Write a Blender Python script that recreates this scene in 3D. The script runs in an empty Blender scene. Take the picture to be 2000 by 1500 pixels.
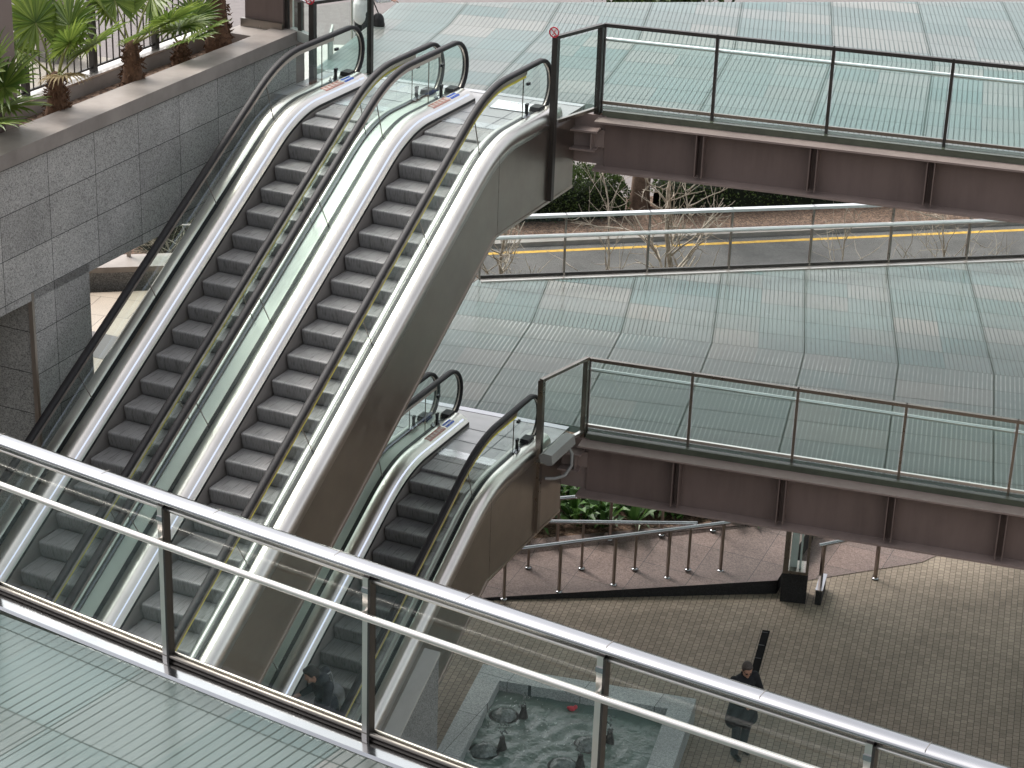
import bpy, bmesh, math, random
from mathutils import Vector, Matrix
random.seed(7)
sc = bpy.context.scene
COL = sc.collection
PI = math.pi
R_ = math.radians
L0, L1, L2 = 0.0, 5.5, 11.0          # plaza, middle floor, upper floor
FB = 11.05                            # front balcony floor
# ------------------------------------------------------------------ helpers
class MB:
    """collects faces, builds one mesh object"""
    def __init__(s): s.v=[]; s.f=[]; s.uv=[]; s.sm=[]; s.col=[]
    def add(s, vs, fs, smooth=False, uvs=None, col=None):
        o=len(s.v); s.v+= [tuple(p) for p in vs]
        for k,f in enumerate(fs):
            s.f.append([o+i for i in f]); s.sm.append(smooth)
            s.uv.append(uvs[k] if uvs else None); s.col.append(col)
        return s
    def box(s, a, b, col=None):
        (x0,y0,z0),(x1,y1,z1)=a,b
        x0,x1=min(x0,x1),max(x0,x1); y0,y1=min(y0,y1),max(y0,y1); z0,z1=min(z0,z1),max(z0,z1)
        vs=[(x0,y0,z0),(x1,y0,z0),(x1,y1,z0),(x0,y1,z0),(x0,y0,z1),(x1,y0,z1),(x1,y1,z1),(x0,y1,z1)]
        return s.add(vs,[(3,2,1,0),(4,5,6,7),(0,1,5,4),(1,2,6,5),(2,3,7,6),(3,0,4,7)],col=col)
    def beam(s, p, q, w, h, up=(0,0,1), ext=0.0, smooth=False):
        """box from p to q, w across, h along up (centred)"""
        p=Vector(p);q=Vector(q);d=(q-p); L=d.length; d.normalize()
        u=Vector(up); x=d.cross(u)
        if x.length<1e-6: x=d.cross(Vector((1,0,0)))
        x.normalize(); u=x.cross(d); p=p-d*ext; q=q+d*ext
        vs=[]
        for e in (p,q):
            for a,b in ((-1,-1),(1,-1),(1,1),(-1,1)): vs.append(e+x*(a*w/2)+u*(b*h/2))
        return s.add(vs,[(3,2,1,0),(4,5,6,7),(0,1,5,4),(1,2,6,5),(2,3,7,6),(3,0,4,7)])
    def tube(s, pts, r, n=8, cap=True, smooth=True):
        pts=[Vector(p) for p in pts]
        rs=r if isinstance(r,(list,tuple)) else [r]*len(pts)
        rings=[]; prev=None
        for i,p in enumerate(pts):
            if i==0: t=pts[1]-p
            elif i==len(pts)-1: t=p-pts[i-1]
            else: t=(pts[i+1]-p).normalized()+(p-pts[i-1]).normalized()
            t.normalize()
            if prev is None:
                a=Vector((0,0,1)) if abs(t.z)<.9 else Vector((1,0,0))
                x=t.cross(a).normalized()
            else:
                x=prev-t*prev.dot(t)
                if x.length<1e-6: x=t.cross(Vector((1,0,0)))
                x.normalize()
            prev=x; y=t.cross(x)
            rings.append([p+(x*math.cos(2*PI*k/n)+y*math.sin(2*PI*k/n))*rs[i] for k in range(n)])
        vs=[v for g in rings for v in g]; fs=[]
        for i in range(len(pts)-1):
            for k in range(n):
                a=i*n+k;b=i*n+(k+1)%n
                fs.append((a,b,b+n,a+n))
        s.add(vs,fs,smooth)
        if cap:
            s.add(rings[0],[tuple(reversed(range(n)))]); s.add(rings[-1],[tuple(range(n))])
        return s
    def lathe(s, prof, c, n=20, smooth=True):
        vs=[];fs=[]
        for (r,z) in prof:
            for k in range(n): vs.append((c[0]+r*math.cos(2*PI*k/n),c[1]+r*math.sin(2*PI*k/n),c[2]+z))
        for i in range(len(prof)-1):
            for k in range(n):
                a=i*n+k;b=i*n+(k+1)%n; fs.append((a,b,b+n,a+n))
        s.add(vs,fs,smooth)
        s.add(vs[:n],[tuple(reversed(range(n)))]); s.add(vs[-n:],[tuple(range(n))])
        return s
    def prism(s, poly, axis, a, b, smooth=False):
        """poly: 2d ccw list; axis 'x' -> (y,z) polygon extruded in x ; 'z' -> (x,y) polygon"""
        n=len(poly)
        if axis=='x': lo=[(a,p,q) for p,q in poly]; hi=[(b,p,q) for p,q in poly]
        elif axis=='y': lo=[(p,a,q) for p,q in poly]; hi=[(p,b,q) for p,q in poly]
        else: lo=[(p,q,a) for p,q in poly]; hi=[(p,q,b) for p,q in poly]
        s.add(lo+hi,[tuple(reversed(range(n))),tuple(range(n,2*n))])
        s.add(lo+hi,[(i,(i+1)%n,(i+1)%n+n,i+n) for i in range(n)],smooth)
        return s
    def slab(s, poly3, th):
        """poly3: list of (x,y,ztop) ccw, thickness th downward"""
        n=len(poly3); lo=[(x,y,z-th) for x,y,z in poly3]
        return s.add(list(poly3)+lo,[tuple(range(n)),tuple(reversed(range(n,2*n)))]+[(i,i+n,(i+1)%n+n,(i+1)%n) for i in range(n)])
    def ball(s, c, r, n=12, m=8, M=None):
        c=Vector(c); r=(r,r,r) if isinstance(r,(int,float)) else r
        vs=[];fs=[]
        for i in range(m+1):
            t=PI*i/m
            for k in range(n):
                v=Vector((r[0]*math.sin(t)*math.cos(2*PI*k/n),r[1]*math.sin(t)*math.sin(2*PI*k/n),r[2]*math.cos(t)))
                if M: v=M@v
                vs.append(c+v)
        for i in range(m):
            for k in range(n):
                a=i*n+k;b=i*n+(k+1)%n; fs.append((a,a+n,b+n,b))
        return s.add(vs,fs,True)
    def mesh(s, name, origin=(0,0,0)):
        me=bpy.data.meshes.new(name); ox,oy,oz=origin
        me.from_pydata([(x-ox,y-oy,z-oz) for x,y,z in s.v],[],s.f)
        me.polygons.foreach_set('use_smooth',s.sm)
        if any(u is not None for u in s.uv):
            l=me.uv_layers.new(name='UVMap')
            for p,u in zip(me.polygons,s.uv):
                if u:
                    for li,c in zip(p.loop_indices,u): l.data[li].uv=c
        if any(c is not None for c in s.col):
            at=me.attributes.new('tint','FLOAT_COLOR','FACE')
            for i,c in enumerate(s.col):
                c=c or (1,1,1); at.data[i].color=(c[0],c[1],c[2],1)
        me.validate(); me.update()
        return me
    def build(s, name, mat, parent=None, origin=None, kind=None):
        o0=origin if origin is not None else (tuple(parent.location) if parent and parent.parent is None else (0,0,0))
        me=s.mesh(name,o0); me.materials.append(mat)
        return link(name,me,parent,(0,0,0) if parent else o0,kind)
def link(name,me,parent=None,loc=(0,0,0),kind=None):
    o=bpy.data.objects.new(name,me); COL.objects.link(o); o.location=loc
    if parent: o.parent=parent
    if kind: o['kind']=kind
    return o
def thing(name,label,cat,loc=(0,0,0),group=None):
    o=bpy.data.objects.new(name,None); o.empty_display_size=.2; COL.objects.link(o); o.location=loc
    o['label']=label; o['category']=cat
    if group: o['group']=group
    return o
def tag(o,label,cat,group=None):
    o['label']=label;o['category']=cat
    if group:o['group']=group
    return o
def abs_parent(mb,name,mat,parent):      # part given in world coordinates under a top-level thing
    return mb.build(name,mat,parent,tuple(parent.location))
def sub(mb,name,mat,part,root):          # sub-part (world coordinates) under a part whose object sits at its root
    me=mb.mesh(name,tuple(root.location)); me.materials.append(mat)
    return link(name,me,part)
# ------------------------------------------------------------------ materials
def newmat(name):
    m=bpy.data.materials.new(name); m.use_nodes=True; nt=m.node_tree
    for n in list(nt.nodes): nt.nodes.remove(n)
    out=nt.nodes.new('ShaderNodeOutputMaterial'); return m,nt,out
def N(nt,t,**k):
    n=nt.nodes.new(t)
    for a,b in k.items():
        if a.startswith('i_'): n.inputs[a[2:].replace('_',' ')].default_value=b
        else: setattr(n,a,b)
    return n
def rgba(c): return (c[0],c[1],c[2],1)
def ramp(nt,fac,stops):
    r=nt.nodes.new('ShaderNodeValToRGB'); e=r.color_ramp.elements
    while len(e)<len(stops): e.new(.5)
    for x,(p,c) in zip(e,stops): x.position=p; x.color=rgba(c) if isinstance(c,(tuple,list)) else (c,c,c,1)
    nt.links.new(fac,r.inputs[0]); return r
def coords(nt,scale=(1,1,1),kind='Object',rot=(0,0,0)):
    t=nt.nodes.new('ShaderNodeTexCoord'); mp=nt.nodes.new('ShaderNodeMapping')
    mp.inputs['Scale'].default_value=scale; mp.inputs['Rotation'].default_value=rot
    nt.links.new(t.outputs[kind],mp.inputs[0]); return mp.outputs[0]
def noise(nt,vec,scale,detail=4,rough=.6):
    n=N(nt,'ShaderNodeTexNoise'); n.inputs['Scale'].default_value=scale; n.inputs['Detail'].default_value=detail; n.inputs['Roughness'].default_value=rough
    if vec is not None: nt.links.new(vec,n.inputs['Vector'])
    return n
def mixc(nt,fac,a,b,mode='MIX'):
    m=nt.nodes.new('ShaderNodeMix'); m.data_type='RGBA'; m.blend_type=mode
    for s,v in ((m.inputs[0],fac),(m.inputs[6],a),(m.inputs[7],b)):
        if isinstance(v,bpy.types.NodeSocket): nt.links.new(v,s)
        elif isinstance(v,(tuple,list)): s.default_value=rgba(v)
        else: s.default_value=v
    return m.outputs[2]
def math_(nt,op,a,b=None,c=None):
    m=nt.nodes.new('ShaderNodeMath'); m.operation=op
    for i,v in enumerate((a,b,c)):
        if v is None: continue
        if isinstance(v,bpy.types.NodeSocket): nt.links.new(v,m.inputs[i])
        else: m.inputs[i].default_value=v
    return m.outputs[0]
def principled(nt,out,col,rough=.5,metal=0,spec=.5,normal=None,trans=None):
    b=nt.nodes.new('ShaderNodeBsdfPrincipled')
    for s,v in (('Base Color',col),('Roughness',rough),('Metallic',metal),('Specular IOR Level',spec)):
        if isinstance(v,bpy.types.NodeSocket): nt.links.new(v,b.inputs[s])
        elif isinstance(v,(tuple,list)): b.inputs[s].default_value=rgba(v)
        else: b.inputs[s].default_value=v
    if normal: nt.links.new(normal,b.inputs['Normal'])
    nt.links.new(b.outputs[0],out.inputs[0]); return b
def bump(nt,h,strength=.3,dist=.02):
    b=nt.nodes.new('ShaderNodeBump'); b.inputs['Strength'].default_value=strength; b.inputs['Distance'].default_value=dist
    nt.links.new(h,b.inputs['Height']); return b.outputs[0]
def m_metal(name,col,rough=.3,var=.25,scale=(6,6,6),stain=None,metal=1.0):
    m,nt,out=newmat(name); v=coords(nt,scale)
    n=noise(nt,v,1.0,6); r=ramp(nt,n.outputs[0],[(.3,max(.03,rough-var*.4)),(.75,rough+var*.4)])
    n2=noise(nt,coords(nt,(1.3,1.3,1.3)),1.0,5)
    c=mixc(nt,ramp(nt,n2.outputs[0],[(.35,0),(.7,1)]).outputs[0],tuple(x*.86 for x in col),col)
    principled(nt,out,c,r.outputs[0],metal,.5); return m
def m_paint(name,col,rough=.45,var=.2,scale=3,bmp=.05,spec=.4,metal=0):
    m,nt,out=newmat(name); n=noise(nt,coords(nt,(scale,)*3),1,6,.65)
    c=mixc(nt,ramp(nt,n.outputs[0],[(.3,0),(.7,1)]).outputs[0],tuple(x*(1-var) for x in col),tuple(min(1,x*(1+var)) for x in col))
    n3=noise(nt,coords(nt,(60,)*3),1,2)
    principled(nt,out,c,rough,metal,spec,bump(nt,n3.outputs[0],bmp,.01)); return m
def m_glass(name,tint=(.82,.93,.90),refl=1.0,rough=0.0):
    m,nt,out=newmat(name)
    t=nt.nodes.new('ShaderNodeBsdfTransparent'); t.inputs[0].default_value=rgba(tint)
    g=nt.nodes.new('ShaderNodeBsdfGlossy'); g.inputs['Color'].default_value=(.95,1,.98,1); g.inputs['Roughness'].default_value=rough
    fr=nt.nodes.new('ShaderNodeFresnel'); fr.inputs[0].default_value=1.5
    geo=nt.nodes.new('ShaderNodeNewGeometry')
    f=math_(nt,'MULTIPLY',fr.outputs[0],math_(nt,'SUBTRACT',1.0,geo.outputs['Backfacing']))
    f=math_(nt,'MULTIPLY',f,refl)
    mx=nt.nodes.new('ShaderNodeMixShader'); nt.links.new(f,mx.inputs[0]); nt.links.new(t.outputs[0],mx.inputs[1]); nt.links.new(g.outputs[0],mx.inputs[2])
    nt.links.new(mx.outputs[0],out.inputs[0]); return m
def m_emit(name,col,st):
    m,nt,out=newmat(name); e=nt.nodes.new('ShaderNodeEmission'); e.inputs[0].default_value=rgba(col); e.inputs[1].default_value=st
    nt.links.new(e.outputs[0],out.inputs[0]); return m
def m_floorglass(name,dark=(.05,.075,.08),stripes=21.0,width=.22,light=0.0,dash=.4,trans=.30,gain=.80,ju_=.006,jv_=.013):
    """glass plate floor: tinted plates (face attribute), etched stripes along v, open joints at the plate edges"""
    m,nt,out=newmat(name)
    at=nt.nodes.new('ShaderNodeAttribute'); at.attribute_name='tint'
    uv=nt.nodes.new('ShaderNodeUVMap'); sp=nt.nodes.new('ShaderNodeSeparateXYZ'); nt.links.new(uv.outputs[0],sp.inputs[0])
    u,v=sp.outputs[0],sp.outputs[1]
    s=math_(nt,'FRACT',math_(nt,'MULTIPLY',u,stripes))
    ln=math_(nt,'LESS_THAN',math_(nt,'ABSOLUTE',math_(nt,'SUBTRACT',s,.5)),width/2)
    # worn / interrupted stripes
    nv=noise(nt,coords(nt,(.55,.9,1)),1.0,3)
    wear=ramp(nt,nv.outputs[0],[(.40,1.0),(.62,1.0-dash)]).outputs[0]
    ln=math_(nt,'MULTIPLY',ln,wear)
    fu=math_(nt,'FRACT',u); fv=math_(nt,'FRACT',v)
    eu=math_(nt,'MINIMUM',fu,math_(nt,'SUBTRACT',1.0,fu)); ev=math_(nt,'MINIMUM',fv,math_(nt,'SUBTRACT',1.0,fv))
    ju=math_(nt,'LESS_THAN',eu,ju_); jv=math_(nt,'LESS_THAN',ev,jv_)
    jj=math_(nt,'MAXIMUM',ju,jv)
    n2=noise(nt,coords(nt,(1.7,1.7,1.7)),1.0,5)
    base=mixc(nt,ramp(nt,n2.outputs[0],[(.3,0),(.75,1)]).outputs[0],mixc(nt,1.0,at.outputs['Color'],(.86*gain,.88*gain,.88*gain),'MULTIPLY'),mixc(nt,1.0,at.outputs['Color'],(gain,gain,gain),'MULTIPLY'))
    nd=noise(nt,coords(nt,(.35,.35,.35)),1,6,.65)
    base=mixc(nt,ramp(nt,nd.outputs[0],[(.38,.0),(.62,.35)]).outputs[0],base,(.16,.19,.185))
    sc_=(.50,.52,.51) if light else dark
    c=mixc(nt,math_(nt,'MULTIPLY',ln,.95),base,sc_); c=mixc(nt,math_(nt,'MULTIPLY',jj,.85),c,(.03,.045,.045))
    rr=ramp(nt,n2.outputs[0],[(.3,.12),(.8,.3)]).outputs[0]
    spc=math_(nt,'SUBTRACT',.5,math_(nt,'MULTIPLY',math_(nt,'MAXIMUM',math_(nt,'MULTIPLY',ln,.85),jj),.48))
    b=principled(nt,out,c,rr,0,spc,bump(nt,ln,.15,.004))
    tr=nt.nodes.new('ShaderNodeBsdfTranslucent'); tr.inputs[0].default_value=(.88,.95,.93,1)
    mx=nt.nodes.new('ShaderNodeMixShader'); mx.inputs[0].default_value=trans
    nt.links.new(b.outputs[0],mx.inputs[1]); nt.links.new(tr.outputs[0],mx.inputs[2]); nt.links.new(mx.outputs[0],out.inputs[0])
    return m
def speckle(nt,vec,dark,mid,lite,scale=130):
    v=nt.nodes.new('ShaderNodeTexVoronoi'); v.inputs['Scale'].default_value=scale; nt.links.new(vec,v.inputs['Vector'])
    bw=nt.nodes.new('ShaderNodeSeparateColor'); nt.links.new(v.outputs['Color'],bw.inputs[0])
    n=noise(nt,vec,scale*.35,3)
    f=math_(nt,'MULTIPLY_ADD',bw.outputs[0],.6,math_(nt,'MULTIPLY',n.outputs[0],.45))
    return ramp(nt,f,[(.18,dark),(.5,mid),(.86,lite)]).outputs[0]
def m_granite(name,dark,mid,lite,scale=60,joint=None,rough=.5,off=(0,0,0),rot=(0,0,0),big=.25):
    """speckled stone; joint=(w,h) draws cladding joints in the local x/y plane of the mapping"""
    m,nt,out=newmat(name); obj=coords(nt)
    c=speckle(nt,obj,dark,mid,lite,scale)
    nb=noise(nt,coords(nt,(.8,.8,.8)),1,4)
    c=mixc(nt,ramp(nt,nb.outputs[0],[(.3,0),(.7,1)]).outputs[0],mixc(nt,1.0,c,(1-big,)*3,'MULTIPLY'),c)
    if joint:
        t=nt.nodes.new('ShaderNodeTexCoord'); sx=nt.nodes.new('ShaderNodeSeparateXYZ'); nt.links.new(t.outputs['Object'],sx.inputs[0])
        ax={'x':0,'y':1,'z':2}
        def line(o,per,of,wd):
            f=math_(nt,'FRACT',math_(nt,'DIVIDE',math_(nt,'SUBTRACT',o,of),per))
            e=math_(nt,'MINIMUM',f,math_(nt,'SUBTRACT',1.0,f)); return math_(nt,'LESS_THAN',e,wd/per/2), math_(nt,'FLOOR',math_(nt,'DIVIDE',math_(nt,'SUBTRACT',o,of),per))
        (a,pa,oa),(b2,pb,ob)=joint
        l1,fa=line(sx.outputs[ax[a]],pa,oa,.010); l2,fb=line(sx.outputs[ax[b2]],pb,ob,.010)
        wn=nt.nodes.new('ShaderNodeTexWhiteNoise'); wn.noise_dimensions='2D'
        cb=nt.nodes.new('ShaderNodeCombineXYZ'); nt.links.new(fa,cb.inputs[0]); nt.links.new(fb,cb.inputs[1]); nt.links.new(cb.outputs[0],wn.inputs['Vector'])
        c=mixc(nt,math_(nt,'MULTIPLY',wn.outputs['Value'],.30),c,(.05,.05,.05))
        c=mixc(nt,math_(nt,'MAXIMUM',l1,l2),c,(.02,.02,.02))
    principled(nt,out,c,rough,0,.4); return m
def m_brickpave(name,c1,c2,mort,bw,bh,rot=0,rough=.75):
    m,nt,out=newmat(name); v=coords(nt,(1,1,1),rot=(0,0,rot))
    b=nt.nodes.new('ShaderNodeTexBrick'); nt.links.new(v,b.inputs['Vector'])
    b.inputs['Scale'].default_value=1; b.inputs['Brick Width'].default_value=bw; b.inputs['Row Height'].default_value=bh
    b.inputs['Mortar Size'].default_value=.008 if bw>.2 else .0055; b.inputs['Mortar Smooth'].default_value=.3; b.inputs['Bias'].default_value=0
    b.inputs['Color1'].default_value=rgba(c1); b.inputs['Color2'].default_value=rgba(c2); b.inputs['Mortar'].default_value=rgba(mort)
    n=noise(nt,coords(nt,(.5,.5,.5)),1,6); n2=noise(nt,coords(nt,(40,40,40)),1,3)
    c=mixc(nt,ramp(nt,n.outputs[0],[(.35,0),(.65,1)]).outputs[0],mixc(nt,1.0,b.outputs[0],(.74,.73,.72),'MULTIPLY'),b.outputs[0])
    c=mixc(nt,ramp(nt,n2.outputs[0],[(.35,.28),(.65,0)]).outputs[0],c,(.03,.03,.025))
    principled(nt,out,c,rough,0,.3,bump(nt,b.outputs['Fac'],-.4,.01)); return m
def m_leaf(name,c1,c2,scale=3,trans=.3,rough=.45):
    m,nt,out=newmat(name); n=noise(nt,coords(nt,(scale,)*3),1,3)
    oi=nt.nodes.new('ShaderNodeObjectInfo')
    geo=nt.nodes.new('ShaderNodeNewGeometry')
    f=math_(nt,'MULTIPLY_ADD',geo.outputs['Random Per Island'],.6,math_(nt,'MULTIPLY',n.outputs[0],.5))
    c=ramp(nt,f,[(.2,c1),(.8,c2)]).outputs[0]
    b=principled(nt,out,c,rough,0,.4); tr=nt.nodes.new('ShaderNodeBsdfTranslucent'); nt.links.new(c,tr.inputs[0])
    mx=nt.nodes.new('ShaderNodeMixShader'); mx.inputs[0].default_value=trans
    nt.links.new(b.outputs[0],mx.inputs[1]); nt.links.new(tr.outputs[0],mx.inputs[2]); nt.links.new(mx.outputs[0],out.inputs[0]); return m
def m_step():
    m,nt,out=newmat('escalator step aluminium')
    t=nt.nodes.new('ShaderNodeTexCoord'); sx=nt.nodes.new('ShaderNodeSeparateXYZ'); nt.links.new(t.outputs['Object'],sx.inputs[0])
    w=math_(nt,'FRACT',math_(nt,'MULTIPLY',sx.outputs[0],42.0)); g=math_(nt,'LESS_THAN',w,.42)
    oi=nt.nodes.new('ShaderNodeObjectInfo')
    mp=nt.nodes.new('ShaderNodeMapping'); mp.inputs['Scale'].default_value=(30,2.6,5); nt.links.new(t.outputs['Object'],mp.inputs[0])
    cb=nt.nodes.new('ShaderNodeCombineXYZ'); nt.links.new(math_(nt,'MULTIPLY',oi.outputs['Random'],50.0),cb.inputs[0]); nt.links.new(cb.outputs[0],mp.inputs['Location'])
    n=noise(nt,mp.outputs[0],1,3)
    c=mixc(nt,math_(nt,'MULTIPLY',g,.45),(.35,.34,.335),(.17,.165,.16))
    c=mixc(nt,ramp(nt,n.outputs[0],[(.52,0),(.68,.5)]).outputs[0],c,(.035,.033,.03))
    nb=noise(nt,coords(nt,(3,3,3)),1,4)
    c=mixc(nt,ramp(nt,nb.outputs[0],[(.4,0),(.75,.4)]).outputs[0],c,(.11,.1,.09))
    principled(nt,out,c,.5,.35,.5,bump(nt,g,.3,.006)); return m
M={}
M['steel']=m_metal('brushed stainless steel',(.78,.735,.69),.30,.04,(5,5,5))
M['polish']=m_metal('polished stainless steel',(.42,.42,.435),.15,.08,(4,4,4))
M['steeldark']=m_metal('bronzed steel',(.30,.27,.24),.32,.2)
M['cladside']=m_metal('brushed truss cladding',(.42,.375,.335),.34,.16,(.6,4,4))
M['skirt']=m_metal('skirt panel',(.36,.32,.30),.5,.1,(2,2,2),metal=.35)
M['deckflat']=m_metal('flat deck panel',(.52,.545,.50),.45,.12,(2,.5,2),metal=.15)
M['railblack']=m_paint('black handrail rubber',(.020,.018,.019),.55,.15,8,.02,.28)
M['black']=m_paint('black rubber gasket',(.012,.012,.013),.5,.1)
M['yellow']=m_paint('yellow safety strip',(.74,.66,.09),.5,.1)
M['guide']=m_metal('handrail guide',(.55,.48,.43),.35,.1)
M['led']=m_emit('cool light strip',(.74,.82,1.0),.55)
M['step']=m_step()
M['comb']=m_metal('comb plate',(.55,.55,.55),.3,.3,(3,20,3))
M['landing']=m_metal('landing plates',(.40,.39,.39),.38,.3,(1.2,5,2),metal=.7)
M['glass']=m_glass('clear greenish glass',(.93,.972,.957),1.0)
M['steelinner']=m_metal('inner deck steel',(.50,.50,.475),.4,.04,(5,5,5))
M['handbright']=m_metal('bright handrail steel',(.88,.88,.88),.34,.04,(4,4,4))
M['fglass_light']=m_floorglass('pale striped glass floor',light=1.0,width=.30,dash=.75,gain=.46,ju_=.009,trans=.42)
M['glassclear']=m_glass('clear terrace glass',(.975,.985,.98),.8)
M['glassfront']=m_glass('balcony rail glass',(.945,.97,.96),1.25)
def m_girder(name,col):
    m,nt,out=newmat(name)
    a=noise(nt,coords(nt,(5,5,.7)),1,5,.7); b=noise(nt,coords(nt,(.9,.9,.9)),1,4); g=noise(nt,coords(nt,(28,28,28)),1,3)
    c=mixc(nt,ramp(nt,a.outputs[0],[(.42,0),(.72,.55)]).outputs[0],col,tuple(x*.62 for x in col))
    c=mixc(nt,ramp(nt,b.outputs[0],[(.35,0),(.7,.5)]).outputs[0],c,tuple(min(1,x*1.25) for x in col))
    c=mixc(nt,ramp(nt,g.outputs[0],[(.68,0),(.78,.5)]).outputs[0],c,(.20,.10,.06))
    principled(nt,out,c,.55,0,.3,bump(nt,g.outputs[0],.05,.01)); return m
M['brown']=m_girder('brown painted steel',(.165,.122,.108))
M['brownlight']=m_girder('lighter brown flange',(.245,.19,.17))  # lighter tone of the girder brown
M['darkpost']=m_paint('dark bronze post',(.045,.04,.036),.38,.2,3,.03,.5,metal=.3)
M['fglass']=m_floorglass('striped glass floor',dark=(.022,.038,.042),width=.22,dash=.2,gain=.68,ju_=.009,trans=.42)
M['fglass_mid']=m_floorglass('striped glass floor middle level',dark=(.022,.036,.04),width=.20,dash=.35,gain=.64,ju_=.009,trans=.42)
M['fglass_under']=m_floorglass('glass floor underside',stripes=0.001,trans=.8)
M['fglass_front']=m_floorglass('striped glass balcony floor',stripes=20,width=.17,dash=.5,dark=(.016,.032,.033),gain=.37,ju_=.004,jv_=.009)
M['granite']=m_granite('grey granite cladding',(.24,.23,.217),(.52,.50,.472),(.74,.72,.68),75,(('y',1.075,21.39-28.1),('z',.6,11.55-4*.6-5.5)),.55)
M['graniteplain']=m_granite('grey granite',(.09,.09,.09),(.22,.22,.22),(.38,.38,.375),75,None,.55)
M['basin']=m_granite('pale granite',(.26,.27,.265),(.42,.44,.43),(.6,.62,.61),70,(('x',1.3,0),('y',1.3,.2)),.5)
M['redgranite']=m_granite('red granite paving',(.115,.078,.068),(.19,.13,.112),(.27,.195,.17),50,(('x',1.05,.3),('y',1.05,.1)),.6,big=.3)
M['blackgranite']=m_granite('black granite',(.006,.006,.006),(.014,.013,.013),(.03,.03,.03),70,None,.75)
M['drainblack']=m_paint('black drain channel',(.006,.006,.006),.9,.2,spec=.08)
M['coping']=m_paint('stone coping',(.285,.25,.225),.5,.22,1.3,.05,.35)
M['pale']=m_paint('pale render',(.48,.46,.43),.7,.12,1.2)
M['beigeplaza']=m_brickpave('beige plaza paving',(.37,.335,.285),(.33,.30,.26),(.24,.22,.2),1.2,1.2)
M['tile']=m_brickpave('beige floor tile',(.56,.475,.385),(.50,.425,.345),(.16,.13,.11),.9,.9,R_(-12),.35)
M['tiledark']=m_paint('dark floor tile band',(.105,.09,.088),.4,.1)
M['paver']=m_brickpave('brown block paving',(.36,.29,.225),(.27,.215,.165),(.065,.052,.042),.128,.114,R_(90-10))
M['asphalt']=m_granite('asphalt',(.05,.048,.046),(.10,.096,.092),(.165,.16,.15),90,None,.85,big=.45)
M['kerbstone']=m_paint('concrete kerb',(.24,.225,.205),.8,.15)
M['roadyellow']=m_paint('yellow road paint',(.47,.285,.04),.7,.35,5)
M['soil']=m_granite('bark mulch soil',(.03,.018,.012),(.115,.068,.045),(.26,.17,.12),24,None,.95)
M['sidewalk']=m_paint('pinkish pavement',(.17,.15,.145),.8,.12)
M['hedge']=m_leaf('hedge leaf',(.012,.024,.008),(.085,.13,.03),2.5,.25)
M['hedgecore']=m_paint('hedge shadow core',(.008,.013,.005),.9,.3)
M['plantleaf']=m_leaf('broad green leaf',(.012,.03,.010),(.075,.15,.035),4,.25,.35)
M['palmleaf']=m_leaf('palm leaf',(.05,.10,.016),(.23,.30,.06),2.0,.4,.4)
M['palmdry']=m_leaf('dry palm leaf',(.25,.18,.08),(.45,.36,.2),2.0,.3,.6)
M['petiole']=m_paint('palm stalk',(.20,.21,.06),.5,.2)
M['palmtrunk']=m_paint('fibrous palm trunk',(.115,.06,.033),.9,.5,14,.5)
M['bark']=m_paint('pale bark',(.36,.31,.25),.85,.35,9,.2)
M['barkdark']=m_paint('brown bark',(.13,.085,.06),.9,.35,9,.2)
M['white']=m_paint('white',(.78,.78,.78),.5,.04)
M['red']=m_paint('red sign paint',(.55,.03,.05),.5,.05)
M['blue']=m_paint('blue sign paint',(.05,.12,.55),.5,.05)
M['paleprint']=m_paint('pale red print',(.62,.30,.27),.5,.05)
M['greyprint']=m_paint('grey lettering',(.22,.22,.24),.6,.05)
M['mat']=m_paint('white floor notice',(.74,.75,.78),.5,.05)
M['fixture']=m_paint('grey lamp housing',(.26,.255,.24),.45,.1)
M['skin']=m_paint('skin',(.42,.24,.17),.5,.1,12)
M['hair']=m_paint('grey brown hair',(.07,.058,.05),.7,.5,60)
M['hairdark']=m_paint('dark hair',(.02,.016,.014),.6,.4,50)
M['coat']=m_paint('black wool coat',(.012,.013,.016),.85,.3,20,.2)
M['jacket']=m_paint('dark navy jacket',(.018,.02,.028),.8,.3,20,.2)
M['trouser']=m_paint('dark trousers',(.02,.02,.024),.85,.3,20,.1)
M['shoe']=m_paint('black leather',(.012,.012,.012),.4,.1)
M['shirt']=m_paint('white shirt',(.72,.70,.69),.8,.06,10,.1)
M['bag']=m_paint('grey fabric bag',(.24,.245,.25),.8,.2,14,.2)
# ------------------------------------------------------------------ glass floors
def clip(poly, planes):
    """poly [(x,y)], planes (a,b,c): keep a*x+b*y>=c"""
    for a,b,c in planes:
        out=[]
        for i in range(len(poly)):
            p,q=poly[i],poly[(i+1)%len(poly)]
            dp=a*p[0]+b*p[1]-c; dq=a*q[0]+b*q[1]-c
            if dp>=0: out.append(p)
            if (dp>=0)!=(dq>=0):
                t=dp/(dp-dq); out.append((p[0]+(q[0]-p[0])*t,p[1]+(q[1]-p[1])*t))
        poly=out
        if len(poly)<3: return []
    return poly
def area(p): return sum(p[i][0]*p[(i+1)%len(p)][1]-p[(i+1)%len(p)][0]*p[i][1] for i in range(len(p)))/2
def above(p,q):   # half-plane left of p->q
    (x0,y0),(x1,y1)=p,q; a,b=-(y1-y0),(x1-x0); L=math.hypot(a,b); return (a/L,b/L,(a*x0+b*y0)/L)
def K(i): return (-14.43+1.652*i, 33.10+.367*i)
def gridpt(i,j):
    th=R_(106.2+.4*i) if j>=0 else R_(101.2+.3*i)
    d=j*(.785 if j>=0 else .765); k=K(i)
    return (k[0]+d*math.cos(th),k[1]+d*math.sin(th))
TINTS=[(.305,.43,.435),(.345,.445,.445),(.41,.465,.46),(.245,.395,.405),(.47,.49,.485),(.57,.555,.53),(.355,.44,.445)]
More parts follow.
